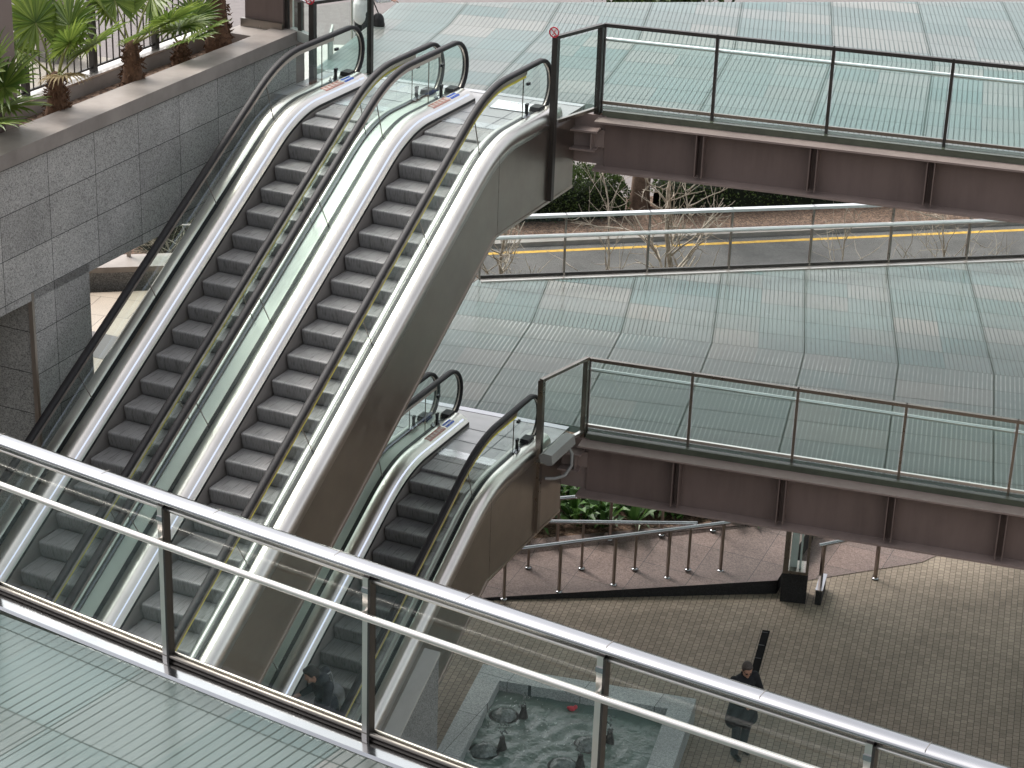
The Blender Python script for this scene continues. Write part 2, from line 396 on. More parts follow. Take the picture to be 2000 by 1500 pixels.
def glass_deck(name, pts, ir, jr, planes, z, th, mat, seed, edge, weights=None):
    rnd=random.Random(seed); mb=MB(); tot=0
    for i in ir:
        for j in jr:
            P=[pts(i,j),pts(i+1,j),pts(i+1,j+1),pts(i,j+1)]
            halves=[(0,.5),(.5,1)] if rnd.random()<.75 else [(0,1)]
            for (u0,u1) in halves:
                lerp=lambda a,b,t:(a[0]+(b[0]-a[0])*t,a[1]+(b[1]-a[1])*t)
                Q=[lerp(P[0],P[1],u0),lerp(P[0],P[1],u1),lerp(P[3],P[2],u1),lerp(P[3],P[2],u0)]
                c=clip(Q,planes)
                col=rnd.choices(TINTS,weights or [5,5,4,2,3,1.3,4])[0]; f=rnd.uniform(.93,1.07); col=tuple(x*f for x in col)
                if len(c)<3 or abs(area(c))<1e-4: continue
                o=P[0]; e1=(P[1][0]-o[0],P[1][1]-o[1]); e2=(P[3][0]-o[0],P[3][1]-o[1]); det=e1[0]*e2[1]-e1[1]*e2[0]
                uv=[]
                for x,y in c:
                    dx,dy=x-o[0],y-o[1]
                    uv.append((i+(dx*e2[1]-dy*e2[0])/det,j+(e1[0]*dy-e1[1]*dx)/det))
                if area(c)<0: c=c[::-1]; uv=uv[::-1]
                n=len(c)
                mb.add([(x,y,z) for x,y in c],[tuple(range(n))],uvs=[uv],col=col)
    # underside and rim of the slab
    if edge:
        n=len(edge)
        if area(edge)<0: edge=edge[::-1]
        lo=[(x,y,z-th) for x,y in edge]; hi=[(x,y,z-.004) for x,y in edge]
        mb.add(lo+hi,[tuple(reversed(range(n)))]+[(i,(i+1)%n,(i+1)%n+n,i+n) for i in range(n)],
               uvs=[[(.5,.5)]*n]+[[(.5,.5)]*4]*n,col=(.33,.42,.41))
    o=mb.build(name,mat); o['kind']='structure'
    if edge:
        o.data.materials.append(M['fglass_under']); k=len(o.data.polygons)-n-1
        o.data.polygons[k].material_index=1
    return o
BY=lambda x:29.20+.1412*(x+11.7)          # bridge rail line (plan)
LAND=lambda x:28.88+.062*(x+15.5)         # edge between metal landing and glass
far2=((-17.77,33.62),(-7.62,40.40)); far1=((-16.34,34.69),(-7.05,41.55))
wallx=lambda y:-17.4-.2222*(y-32.57)
pl_near=[above((-20,BY(-20)+.02),(5,BY(5)+.02)),above((-20,LAND(-20)),(5,LAND(5)))]
def below(p,q): a,b,c=above(p,q); return (-a,-b,-c)
def farpt(f,x): return (x, f[0][1]+(f[1][1]-f[0][1])/(f[1][0]-f[0][0])*(x-f[0][0]))
XR=6.0
pl2=pl_near+[below(*far2), (-1,0,-XR), (1,.2222,-17.4+.2222*32.57)]
edge2=clip([(-30,20),(XR+5,20),(XR+5,70),(-30,70)],pl2)
glass_deck('upper_glass_floor',gridpt,range(-4,13),range(-8,22),pl2,L2,.12,M['fglass'],3,edge2,[4,5,5,2,5,3,4])
pl1=pl_near+[below(*far1), (-1,0,-XR), (1,0,-16.3)]
edge1=clip([(-30,20),(XR+5,20),(XR+5,70),(-30,70)],pl1)
o=glass_deck('middle_glass_floor',gridpt,range(-4,13),range(-8,22),pl1,L1,.12,M['fglass_mid'],11,edge1)
o.data.materials.append(M['fglass_light'])
ul=o.data.uv_layers[0].data
for p in o.data.polygons:      # bridge deck plates get pale stripes in place of dark ones
    vv=sum(ul[i].uv[1] for i in p.loop_indices)/p.loop_total
    if p.material_index==0 and vv<-.01: p.material_index=2
# front balcony
RY=lambda x:11.75-.122*(x+6.35)+.004*(x+6.35)**2    # rail line
def frontpt(i,j):
    x0=-8.34+1.9*i; y0=RY(x0)-.12; th=R_(80.5+.0*i)
    d=(j*.86)-.27
    return (x0+d*math.cos(th),y0+d*math.sin(th))
NF=24
fx=[-14+20*k/NF for k in range(NF+1)]
front_edge=[(x,RY(x)-.17) for x in fx]
pf=[below(front_edge[k],front_edge[k+1]) for k in range(0,NF,1)]
# convex from below? use chord set that encloses the floor
pf=[below((-14,RY(-14)-.17),(-10,RY(-10)-.17)),below((-10,RY(-10)-.17),(-6.35,RY(-6.35)-.17)),below((-6.35,RY(-6.35)-.17),(-2,RY(-2)-.17)),below((-2,RY(-2)-.17),(6,RY(6)-.17)),(0,1,3.0)]
fe=[(-14,3),(6,3)]+[(x,RY(x)-.05) for x in reversed(fx)]
TINTS_S=TINTS; TINTS=[(.29,.44,.445),(.32,.45,.45),(.38,.47,.47),(.25,.41,.42),(.44,.475,.465),(.52,.52,.50),(.35,.455,.455)]
glass_deck('balcony_glass_floor',frontpt,range(-4,9),range(-11,2),[below((-14,RY(-14)-.17),(-6.0,RY(-6.0)-.17)),below((-8,RY(-8)-.17),(0,RY(0)-.17)),(0,1,3.0),(1,0,-14),(-1,0,-6)],FB,.25,M['fglass_front'],5,fe,[5,5,4,4,4,2,4])
TINTS=TINTS_S
# polished strip along the balcony edge
mb=MB()
for k in range(NF):
    a,b=fx[k],fx[k+1]
    for (o0,z0,o1,z1) in ((-.20,.006,-.185,.03),(-.185,.03,.06,.045),(.06,.045,.085,-.32)):
        mb.add([(a,RY(a)+o0,FB+z0),(b,RY(b)+o0,FB+z0),(b,RY(b)+o1,FB+z1),(a,RY(a)+o1,FB+z1)],[(0,1,2,3)])
o=mb.build('balcony_edge_strip',M['polish']); o['kind']='structure'
# ------------------------------------------------------------------ landings, tiled floor, plaza, road
def struct(mb,name,mat): o=mb.build(name,mat); o['kind']='structure'; return o
for lvl,nm,xl in ((L2,'upper_landing',-16.35),(L1,'middle_landing',-16.28)):
    xs=(-14.20,-12.07); mb=MB()
    # strips of plates between and around the escalator pits (world y from comb to glass edge)
    yb=27.15
    mb.slab([(xl,yb,lvl),(-12.06,yb,lvl),(-12.06,28.0,lvl),(-11.93,28.0,lvl),(-11.93,LAND(-11.93)-.13,lvl),(xl,LAND(xl)-.13,lvl)],.10)
    struct(mb,nm,M['landing'])
    mb=MB(); mb.slab([(xl,LAND(xl)-.13,lvl+.006),(-11.93,LAND(-11.93)-.13,lvl+.006),(-11.93,LAND(-11.93)+.01,lvl+.006),(xl,LAND(xl)+.01,lvl+.006)],.11)
    struct(mb,nm+'_edge_strip',M['comb'] if lvl==L2 else M['polish'])
    mb=MB(); 
    for x in (-15.0,-13.85,-12.72): mb.box((x-.006,yb,lvl+.001),(x+.006,LAND(x)-.135,lvl+.004))
    for y in (27.75,28.25): mb.box((xl,y-.005,lvl+.001),(-11.95,y+.005,lvl+.0042))
    struct(mb,nm+'_joints',M['greyprint'])
mb=MB(); mb.slab([(-34,6,L1),(-16.5,6,L1),(-16.5,34.6,L1),(-34,21.9,L1)],.3); struct(mb,'tiled_floor',M['tile'])
mb=MB(); mb.slab([(-16.5,2,L1-.02),(-8,2,L1-.02),(-8,16.6,L1-.02),(-16.5,16.6,L1-.02)],.3); struct(mb,'lower_hall_floor',M['tile'])
mb=MB()
mb.slab([(-21.9,27.75,L1+.004),(-16.6,27.75,L1+.004),(-16.6,28.75,L1+.004),(-21.9,28.75,L1+.004)],.004)
mb.slab([(-21.9,25.75,L1+.004),(-16.6,25.75,L1+.004),(-16.6,26.4,L1+.004),(-21.9,26.4,L1+.004)],.004)
struct(mb,'tiled_floor_dark_band',M['tiledark'])
mb=MB(); mb.add([(-30,-10,L0),(30,-10,L0),(30,40.5,L0),(-30,40.5,L0)],[(0,1,2,3)]); struct(mb,'plaza_paving',M['paver'])
mb=MB(); mb.add([(-300,40.5,L0-.02),(300,40.5,L0-.02),(300,500,L0-.02),(-300,500,L0-.02)],[(0,1,2,3)]); struct(mb,'ground',M['sidewalk'])
# road: direction of the yellow line
rd=Vector((12.58,9.72,0)).normalized(); rn=Vector((-rd.y,rd.x,0)); r0=Vector((-16.7,55.2,0))
def rp(s,t,z): q=r0+rd*s+rn*t; return (q.x,q.y,z)
def strip(t0,t1,z,name,mat,th=None,s0=-60,s1=60):
    mb=MB()
    if th: mb.slab([rp(s0,t0,z),rp(s1,t0,z),rp(s1,t1,z),rp(s0,t1,z)],th)
    else: mb.add([rp(s0,t0,z),rp(s1,t0,z),rp(s1,t1,z),rp(s0,t1,z)],[(0,1,2,3)])
    return struct(mb,name,mat)
strip(-9.5,.45,.0,'road',M['asphalt'])
strip(-.09,.09,.005,'road_yellow_line',M['roadyellow'])
strip(.45,.78,.13,'kerb',M['kerbstone'],.15)
strip(.78,2.3,.11,'planting_bed',M['soil'],.12)
strip(2.3,4.2,.10,'hedge_bed',M['soil'],.12)
strip(-22,-9.5,-.01,'street_verge',M['soil'])
# ------------------------------------------------------------------ railings
def railing(name,label,group,P,zb,zt,inward,mats,posts=None,postw=(.045,.07),hand=None,top=(.07,.055),glass=(.14,-.09),bottom=None,fascia=None,gap=.04,post_ext=0.0,cap=None):
    """P: list of plan points (posts stand on them); inward: unit vector to the walking side"""
    t=thing(name,label,'railing',(P[0][0],P[0][1],zb),group)
    iv=Vector((inward[0],inward[1],0)).normalized()
    V=lambda p,z,o=0:Vector((p[0],p[1],z))+iv*o
    mb=MB()
    for a,b in zip(P,P[1:]): mb.beam(V(a,zt-top[1]/2),V(b,zt-top[1]/2),top[0],top[1],ext=.012)
    abs_parent(mb,'top_rail',mats['top'],t)
    if hand:
        off,dz,r=hand; mb=MB(); mb.tube([V(p,zt-dz,off) for p in P],r,10); ob=abs_parent(mb,'handrail',mats['hand'],t)
        mb=MB()
        for p in (posts or P): mb.beam(V(p,zt-dz-.06),V(p,zt-dz,off),.014,.03)
        abs_parent(mb,'handrail_brackets',mats['post'],t)
    for k,p in enumerate(posts or P):
        i=min(range(len(P)),key=lambda q:(P[q][0]-p[0])**2+(P[q][1]-p[1])**2)
        a=P[max(0,i-1)];b=P[min(len(P)-1,i+1)]; d=Vector((b[0]-a[0],b[1]-a[1],0)).normalized()
        mb=MB(); mb.beam(V(p,zb-post_ext),V(p,zt-top[1]),postw[0],postw[1],up=Vector((-d.y,d.x,0)))
        o=abs_parent(mb,'post',mats['post'],t)
    if glass:
        for a,b in zip(P,P[1:]):
            d=Vector((b[0]-a[0],b[1]-a[1],0)); d.normalize()
            A=V(a,0)+d*gap;B=V(b,0)-d*gap; z0=zb+glass[0]; z1=zt+glass[1]
            mb=MB(); mb.beam(Vector((A.x,A.y,(z0+z1)/2)),Vector((B.x,B.y,(z0+z1)/2)),.012,z1-z0)
            abs_parent(mb,'glass_panel',mats['glass'],t)
    if bottom:
        mb=MB(); z=zb+bottom[0]
        for a,b in zip(P,P[1:]): mb.beam(V(a,z),V(b,z),bottom[1],bottom[2],ext=.005)
        abs_parent(mb,'bottom_rail',mats['bottom'],t)
    return t
BN=Vector((-.1398,.9902,0)); 
def bx(x): return (x,BY(x))
up_m=dict(top=M['darkpost'],hand=M['handbright'],post=M['darkpost'],glass=M['glass'],bottom=M['steeldark'])
lo_m=dict(top=M['steeldark'],hand=M['handbright'],post=M['steeldark'],glass=M['glass'],bottom=M['steel'])
bposts=[bx(-11.70+1.742*k) for k in range(0,10)]
railing('bridge_railing','dark bronze glass railing along the upper footbridge above the brown girder','footbridge railings',bposts,L2,L2+1.30,BN,up_m,hand=(.10,.27,.031),bottom=(.06,.05,.05),post_ext=.15,glass=(.09,-.06))
railing('bridge_railing','brownish steel glass railing along the lower footbridge beside the lower escalator','footbridge railings',[bx(-11.66+1.70*k) for k in range(0,10)],L1,L1+1.27,BN,lo_m,hand=(.10,.25,.031),bottom=(.06,.05,.05),post_ext=.15,glass=(.09,-.06),postw=(.04,.06))
# return pieces beside the escalators
def ret(lvl,label,mats,xa,xb,ya,yb,zlow):
    t=thing('landing_railing',label,'railing',(xa,ya,lvl),'short return railings at the escalator heads')
    mb=MB(); mb.beam((xa,ya-.03,lvl+1.30),(xb,yb,lvl+1.275),.07,.05); abs_parent(mb,'top_rail',mats['top'],t)
    mb=MB(); mb.box((xa-.045,ya-.05,zlow),(xa+.045,ya+.05,lvl+1.30)); abs_parent(mb,'post',mats['post'],t)
    mb=MB(); mb.box((xb-.04,yb-.10,lvl-.15),(xb+.04,yb-.02,lvl+1.25)); abs_parent(mb,'post',mats['post'],t)
    mb=MB(); mb.beam((xa,ya+.08,lvl+.62),(xb,yb-.12,lvl+.62),.012,1.2); abs_parent(mb,'glass_panel',mats['glass'],t)
    mb=MB(); mb.beam((xa,ya+.05,lvl-.015),(xb,yb-.1,lvl-.015),.06,.05); abs_parent(mb,'bottom_rail',mats['bottom'],t)
    return t
t=ret(L2,'short dark railing with tall post joining the middle escalator to the upper footbridge',up_m,-11.975,-11.72,27.97,29.16,L2-1.24)
ret(L1,'short steel railing with tall post joining the lower escalator to the lower footbridge',lo_m,-11.94,-11.68,27.90,29.16,L1-1.4)
ret(L2,'short dark railing between the granite wall and the left escalator head',up_m,-16.12,-15.66,27.95,29.05,L2-.1)
def no_sign(loc,label):
    t=thing('prohibition_sign',label,'sign',loc,'round red prohibition signs')
    x,y,z=loc
    mb=MB(); n=20
    ring=[]; 
    for k in range(n):
        a=2*PI*k/n; b=2*PI*(k+1)/n
        for (r0,r1) in ((.066,.082),):
            pts=[]
            for yy in (-.006,.006):
                for (r,q) in ((r0,a),(r1,a),(r1,b),(r0,b)): pts.append((x+r*math.cos(q),y+yy,z+r*math.sin(q)))
            mb.add(pts,[(3,2,1,0)[::-1],(7,6,5,4),(0,1,5,4),(1,2,6,5),(2,3,7,6),(3,0,4,7)])
    mb.beam((x-.052,y-.004,z+.052),(x+.052,y-.004,z-.052),.012,.014,up=(0,1,0))
    abs_parent(mb,'red_ring',M['red'],t)
    mb=MB(); mb.lathe([(.066,-.002),(.066,.002)],(0,0,0),20)
    mb.v=[(x+a,y+c,z+b) for a,b,c in mb.v]
    abs_parent(mb,'clear_disc',m_clear,t)
    mb=MB(); mb.beam((x-.006,y-.007,z-.036),(x+.014,y-.007,z+.03),.016,.006,up=(0,1,0)); mb.ball((x+.02,y-.007,z+.038),.012,8,5); mb.beam((x-.01,y-.007,z-.02),(x-.03,y-.007,z-.04),.012,.006,up=(0,1,0))
    abs_parent(mb,'pictogram',M['pinkgrey'],t)
m_clear=m_glass('sign acrylic',(.9,.86,.86),.6); M['pinkgrey']=M['paleprint']
no_sign((-11.985,27.90,L2+1.385),'round red no-entry sticker above the post beside the middle escalator')
no_sign((-16.13,27.88,L2+1.36),'round red no-entry sticker above the post next to the granite wall')
# far railing of the middle floor
fd=Vector((far1[1][0]-far1[0][0],far1[1][1]-far1[0][1],0)).normalized(); fin=Vector((fd.y,-fd.x,0))
mid_m=dict(top=M['handbright'],hand=M['handbright'],post=M['steeldark'],glass=M['glassclear'],bottom=M['darkpost'])
q0=Vector((-14.92,35.72,0))
fp=[(q0+fd*1.70*k) for k in range(-1,12)]
railing('terrace_railing','stainless glass railing along the far edge of the middle floor before the road',None,[(p.x,p.y) for p in fp],L1,L1+1.29,fin,mid_m,hand=(.14,.40,.042),top=(.13,.055),bottom=(.05,.05,.06),postw=(.035,.07),glass=(.08,-.10))
mb=MB()
for k in range(12):
    a,b=fp[k]+fin*.10,fp[k+1]+fin*.10
    mb.beam((a.x,a.y,L1+.012),(b.x,b.y,L1+.012),.2,.03)
struct(mb,'middle_floor_edge_strip',M['steel'])
# front balcony railing
fr_x=[-8.262+1.935*k for k in range(-3,7)]
frP=[]; 
for k in range(len(fr_x)-1): frP.append((fr_x[k],RY(fr_x[k])))
frP.append((fr_x[-1],RY(fr_x[-1])))
t=thing('balcony_railing','wide polished steel railing with glass panels curving across the front balcony','railing',(frP[3][0],frP[3][1],FB))
fine=[(x,RY(x)) for x in [-13.9+19*k/60 for k in range(61)]]
ZT=12.545
mb=MB()
prof=[(-.075,-.030),(-.082,-.012),(-.070,.0),(-.03,.012),(.03,.012),(.070,.0),(.082,-.012),(.075,-.030),(.05,-.05),(.03,-.085),(-.03,-.085),(-.05,-.05)]
n=len(prof); vs=[]
for i,(x,y) in enumerate(fine):
    a=fine[max(0,i-1)];b=fine[min(60,i+1)]; d=Vector((b[0]-a[0],b[1]-a[1],0)).normalized(); nn=Vector((-d.y,d.x,0))
    for (o,h) in prof: vs.append((x+nn.x*o,y+nn.y*o,ZT-.012+h))
fs=[(i*n+k,(i+1)*n+k,(i+1)*n+(k+1)%n,i*n+(k+1)%n) for i in range(60) for k in range(n)]
mb.add(vs,fs,True)
abs_parent(mb,'top_rail',M['polish'],t)
# rail joints
mb=MB()
for x in [-10.0+1.13*k for k in range(13)]:
    y=RY(x); s=-.122+.008*(x+6.35); d=Vector((1,s,0)).normalized(); nn=Vector((-d.y,d.x,0))
    mb.beam(Vector((x,y,ZT+.0008))-nn*.068,Vector((x,y,ZT+.0008))+nn*.068,.004,.002)
ob=abs_parent(mb,'rail_joints',M['steeldark'],t); ob['kind']='stuff'
off=lambda x,o,z:(x+.12*o,RY(x)+o,z)
mb=MB(); mb.tube([off(x,-.13,12.19) for x,_ in fine],.029,12); abs_parent(mb,'handrail',M['steel'],t)
mb=MB(); mb.tube([off(x,-.028,FB+.085) for x,_ in fine],.017,8); mb.tube([off(x,.028,FB+.085) for x,_ in fine],.017,8); 
mb.tube([off(x,0,FB+.062) for x,_ in fine],.022,8)
abs_parent(mb,'bottom_rail',M['steeldark'],t)
mb=MB(); mb.tube([off(x,0,ZT-.125) for x,_ in fine],.016,6); abs_parent(mb,'glass_clamp_rail',M['steel'],t)
for x in fr_x:
    s=-.122+.008*(x+6.35); d=Vector((1,s,0)).normalized(); nn=Vector((-d.y,d.x,0)); b=Vector((x,RY(x),0))
    mb=MB(); mb.beam(b+Vector((0,0,FB+.03)),b+Vector((0,0,ZT-.09)),.05,.085,up=nn); p=abs_parent(mb,'post',M['steel'],t)
    mb=MB(); mb.beam(b+d*.036-nn*.012+Vector((0,0,FB+.03)),b+d*.036-nn*.012+Vector((0,0,ZT-.095)),.020,.075,up=nn); sub(mb,'post_dark_side',M['darkpost'],p,t)  # second piece: dark strip along one side of the post
    mb=MB(); mb.beam(b-nn*.045+Vector((0,0,12.16)),b-nn*.13+Vector((0,0,12.185)),.016,.04); abs_parent(mb,'handrail_bracket',M['steel'],t)
    mb=MB(); mb.beam(b-nn*.046+Vector((0,0,12.33)),b-nn*.046+Vector((0,0,12.37)),.058,.012,up=nn); sub(mb,'clamp',M['polish'],p,t)
for k in range(len(fr_x)-1):
    xa,xb=fr_x[k]+.055,fr_x[k+1]-.035; mb=MB(); m=6; vs=[]
    for q in range(m+1):
        x=xa+(xb-xa)*q/m
        for o in (-.007,.007):
            for z in (FB+.10,ZT-.11): vs.append((x,RY(x)+o,z))
    fs=[]
    for q in range(m):
        a=q*4;b=a+4
        fs+=[(a,b,b+1,a+1),(a+2,a+3,b+3,b+2),(a+1,b+1,b+3,a+3),(a,a+2,b+2,b)]
    fs+=[(0,1,3,2),(4*m,4*m+2,4*m+3,4*m+1)]
    mb.add(vs,fs); abs_parent(mb,'glass_panel',M['glassfront'],t)
# ------------------------------------------------------------------ footbridge girders
GY=lambda x:28.77+.1412*(x+11.5)
def girder(lvl,label,depth,x0=-11.62):
    zt=lvl-.13; t=thing('bridge_girder',label,'girder',(x0,GY(x0),zt),'footbridge girders')
    dx=Vector((.9902,.1398,0)); nn=Vector((-.1398,.9902,0)); o=Vector((x0,GY(x0),0)); Lg=16.5
    def bar(s0,s1,a,b,z0,z1,mb):
        p=o+dx*s0+nn*((a+b)/2);q=o+dx*s1+nn*((a+b)/2)
        mb.beam((p.x,p.y,(z0+z1)/2),(q.x,q.y,(z0+z1)/2),abs(b-a),z1-z0)
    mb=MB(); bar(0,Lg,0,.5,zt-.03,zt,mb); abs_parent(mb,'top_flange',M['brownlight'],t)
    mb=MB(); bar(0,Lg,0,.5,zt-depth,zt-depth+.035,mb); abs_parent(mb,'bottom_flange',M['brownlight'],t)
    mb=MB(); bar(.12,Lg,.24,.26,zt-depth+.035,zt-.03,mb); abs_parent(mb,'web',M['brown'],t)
    k=0; s=1.66
    while s<Lg:
        mb=MB(); 
        for d in (-.055,.055): bar(s+d-.008,s+d+.008,.03,.24,zt-depth+.08,zt-.03,mb)
        abs_parent(mb,'stiffener',M['brown'],t); s+=1.742
    # end bracket towards the escalator landing
    mb=MB()
    e=o-dx*.22
    bar(-.42,.05,.02,.36,zt-.20,zt-.17,mb); bar(-.42,.02,.02,.36,zt-.50,zt-.47,mb); bar(-.06,-.04,.05,.36,zt-.47,zt-.20,mb); bar(-.42,0.12,.22,.24,zt-.47,zt-.20,mb); bar(-.45,.119,.30,.32,zt-depth+.04,zt+.02,mb)
    abs_parent(mb,'end_bracket',M['brownlight'],t)
    # greenish glass floor edge above the flange
    mb=MB(); bar(.05,Lg,.30,.42,zt+.0,zt+.10,mb); abs_parent(mb,'floor_edge',M['edgegreen'],t)
    s=.0
    for k in range(10):                      # welded shoe plates under the railing posts
        q=o+dx*(k*1.742+.03)+nn*.44
        mb=MB(); mb.beam((q.x-.07,q.y-.01,zt+.008),(q.x+.07,q.y+.01,zt+.008),.10,.014)
        for u in (-.05,.05):
            mb.lathe([(.012,0),(.012,.014),(.001,.016)],(q.x+u,q.y-.03,zt+.016),6)
        abs_parent(mb,'shoe_plate',M['rusty'],t)
    return t
M['rusty']=m_girder('rust stained plate',(.22,.145,.10))
M['edgegreen']=m_paint('green glass plate edge',(.075,.085,.06),.25,.25,2,.0,.6)
girder(L2,'brown painted steel girder carrying the upper footbridge',.80)
girder(L1,'brown painted steel girder carrying the lower footbridge over the plaza',.93)
# ------------------------------------------------------------------ escalators
T30=math.tan(R_(30)); N0=-.063; ZL=-.03; ZB=-5.53
YT=(ZL-N0)/T30; YBt=(ZB-N0)/T30; FT=.62
def pz(y):
    if y>YT+FT: return ZL
    if y>YT-FT:
        s=(y-(YT-FT))/(2*FT); return ZL+(1-s)**2*(-FT*T30)
    if y>YBt+FT: return N0+T30*y
    if y>YBt-FT:
        s=((YBt+FT)-y)/(2*FT); return ZB+(1-s)**2*(FT*T30)
    return ZB
def slope(y): return (pz(y+.01)-pz(y-.01))/.02
def ysamp(y0,y1):
    S=set([y0,y1])
    for a,b,n in ((YT-FT,YT+FT,14),(YBt-FT,YBt+FT,14)):
        for k in range(n+1):
            y=a+(b-a)*k/n
            if y0<y<y1: S.add(round(y,4))
    return sorted(S)
def sweep(mb,prof,y0,y1,closed=False,smooth=True):
    ys=ysamp(y0,y1); n=len(prof); vs=[]
    for y in ys:
        z=pz(y)
        for (x,h) in prof: vs.append((x,y,z+h))
    fs=[]
    m=n if closed else n-1
    for i in range(len(ys)-1):
        for k in range(m):
            a=i*n+k;b=i*n+(k+1)%n; fs.append((a,b,b+n,a+n))
    mb.add(vs,fs,smooth)
    if closed:
        mb.add(vs[:n],[tuple(range(n))]); mb.add(vs[-n:],[tuple(reversed(range(n)))])
    else:
        # close the ends with a fan down to the deck
        mb.add(vs[:n],[tuple(range(n))]); mb.add(vs[-n:],[tuple(reversed(range(n)))])
CACHE={}
def emesh(key,fn,mat):
    if key not in CACHE:
        mb=MB(); fn(mb); me=mb.mesh(key); me.materials.append(mat); CACHE[key]=me
    return CACHE[key]
YE=2.18; YB=YBt-2.3      # newel ends
HR=.425                  # newel radius
def handrail_path(YE):
    pts=[]
    for y in ysamp(YBt-1.9,YE-.02): pts.append((y,pz(y)+.92))
    ct=(YE-.02,ZL+.92-HR)
    top=[(ct[0]+HR*math.sin(PI*k/14),ct[1]+HR*math.cos(PI*k/14)) for k in range(1,14)]
    cb=(YBt-1.9,ZB+.92-HR)
    bot=[(cb[0]-HR*math.sin(PI*k/14),cb[1]+HR*math.cos(PI*k/14)) for k in range(13,0,-1)]
    return bot+pts+top
HPS={1:handrail_path(1.90),-1:handrail_path(YE)}
YES={1:1.90,-1:YE}
def handrail_mesh(x):
    def fn(mb):
        prof=[(-.049,-.004),(-.047,.016),(-.034,.028),(.034,.028),(.047,.016),(.049,-.004),(.043,-.030),(-.043,-.030)]
        n=len(prof); vs=[]; HP=HPS[1 if x>0 else -1]
        for i,(y,z) in enumerate(HP):
            a=HP[max(0,i-1)];b=HP[min(len(HP)-1,i+1)]; L=math.hypot(b[0]-a[0],b[1]-a[1]); ty,tz=(b[0]-a[0])/L,(b[1]-a[1])/L
            ny,nz=-tz,ty
            for (px,pn) in prof: vs.append((x+px,y+ny*pn,z+nz*pn))
        fs=[(i*n+k,i*n+(k+1)%n,(i+1)*n+(k+1)%n,(i+1)*n+k) for i in range(len(HP)-1) for k in range(n)]
        mb.add(vs,fs,True); mb.add(vs[:n],[tuple(range(n))]); mb.add(vs[-n:],[tuple(reversed(range(n)))])
    return fn
def offset_strip(x0,x1,h0,h1,y0,y1):
    def fn(mb): sweep(mb,[(x0,h0),(x1,h0),(x1,h1),(x0,h1)],y0,y1,True,False)
    return fn
def guide_newel(x):
    def fn(mb):
        YE=YES[1 if x>0 else -1]
        sweep(mb,[(x-.04,.835),(x+.04,.835),(x+.04,.895),(x-.04,.895)],YBt-1.5,YE-.56,True,False)
        r=HR-.028; ct=(YE-.02,ZL+.92-HR)
        ring=[]
        pts=[Vector((x,ct[0]+r*math.sin(PI*k/16),ct[1]+r*math.cos(PI*k/16))) for k in range(0,17)]
        mb.tube(pts,.014,6)
        mb.tube([Vector((x,YE-.56,ZL+.885)),pts[0]],.014,6)
    return fn
SEAMS=[-9.75,-8.15,-6.55,-4.95,-3.35,-1.75,-.15,1.30]
def glass_mesh(x,k):
    def shift(y): return -.33*min(1.0,max(0.0,slope(y)/T30))
    def fn(mb):
        t=.006
        if k<len(SEAMS)-1:
            ys=[y for y in ysamp(SEAMS[k]+.004,SEAMS[k+1]-.004)]
            m=10; ys=sorted(set(ys+[SEAMS[k]+.004+(SEAMS[k+1]-SEAMS[k]-.008)*q/m for q in range(m+1)]))
            vs=[]
            for y in ys:
                yt=y+shift(y)
                for xx in (x-t,x+t): vs+= [(xx,y,pz(y)+.13),(xx,yt,pz(yt)+.885)]
            n=len(ys); fs=[]
            for i in range(n-1):
                a=i*4;b=a+4; fs+=[(a,a+1,b+1,b),(a+2,b+2,b+3,a+3),(a+1,a+3,b+3,b+1),(a,b,b+2,a+2)]
            fs+=[(0,2,3,1),(4*n-4,4*n-3,4*n-1,4*n-2)]
            mb.add(vs,fs)
        else:
            YE=YES[1 if x>0 else -1]; r=HR-.03; cy,cz=YE-.02,ZL+.92-HR
            top=(k==len(SEAMS)-1)
            if top:
                poly=[(SEAMS[-1]+.004,ZL+.13)]+[(cy+.02,ZL+.13)]+[(cy+r*math.sin(a),cz+r*math.cos(a)) for a in [PI*.86-PI*.86*q/14 for q in range(15)]]+[(SEAMS[-1]+.004,ZL+.885)]
            else:
                cy=YBt-1.9; cz=ZB+.92-HR
                poly=[(SEAMS[0]-.004,ZB+.885)]+[(cy-r*math.sin(a),cz+r*math.cos(a)) for a in [PI*.86*q/14 for q in range(15)]]+[(cy-.02,ZB+.13),(SEAMS[0]-.004,ZB+.13)]
                poly=poly
            mb.prism(poly,'x',x-t,x+t)
    return fn
def step_mesh(mb):
    w=.388; wr=.565
    prof=[(.03,0),(.43,0),(.43,-.03),(.07,-.24),(.05,-.235),(.03,-.18),(.012,-.11),(.003,-.06),(0,-.03),(.003,-.014),(.012,-.004)]
    prof=[(y,z) for y,z in prof]
    mb.prism(prof,'x',-w,wr)
def truss_mesh(x0,x1,d,lower):
    def fn(mb):
        # solid side body: top edge h=-.06 .. bottom edge h=-d
        ys=ysamp(YBt-2.6,2.75)
        yk=YT-.12
        bot=[(2.75,ZL-d+.03),(yk,ZL-d+.03)]
        yb2=(ZB-1.2-(N0-d))/T30
        bot+=[(yb2,ZB-1.2),(YBt-2.6,ZB-1.2)]
        top=[(y,pz(y)-.02) for y in ys]
        poly=bot[::-1]+top[::-1]
        poly=[(YBt-2.6,ZB-1.2),(yb2,ZB-1.2),(yk,ZL-d+.03),(2.75,ZL-d+.03)]+top[::-1]
        mb.prism(poly,'x',x0,x1)
    return fn
def pit_mesh(d):
    def fn(mb):
        ys=ysamp(YBt-2.6,2.7)
        poly=[(YBt-2.6,ZB-1.15),((ZB-1.2-(N0-d))/T30,ZB-1.15),(YT-.12,ZL-d+.06),(2.7,ZL-d+.06)]+[(y,pz(y)-.32) for y in ys][::-1]
        mb.prism(poly,'x',-.90,.90)
    return fn
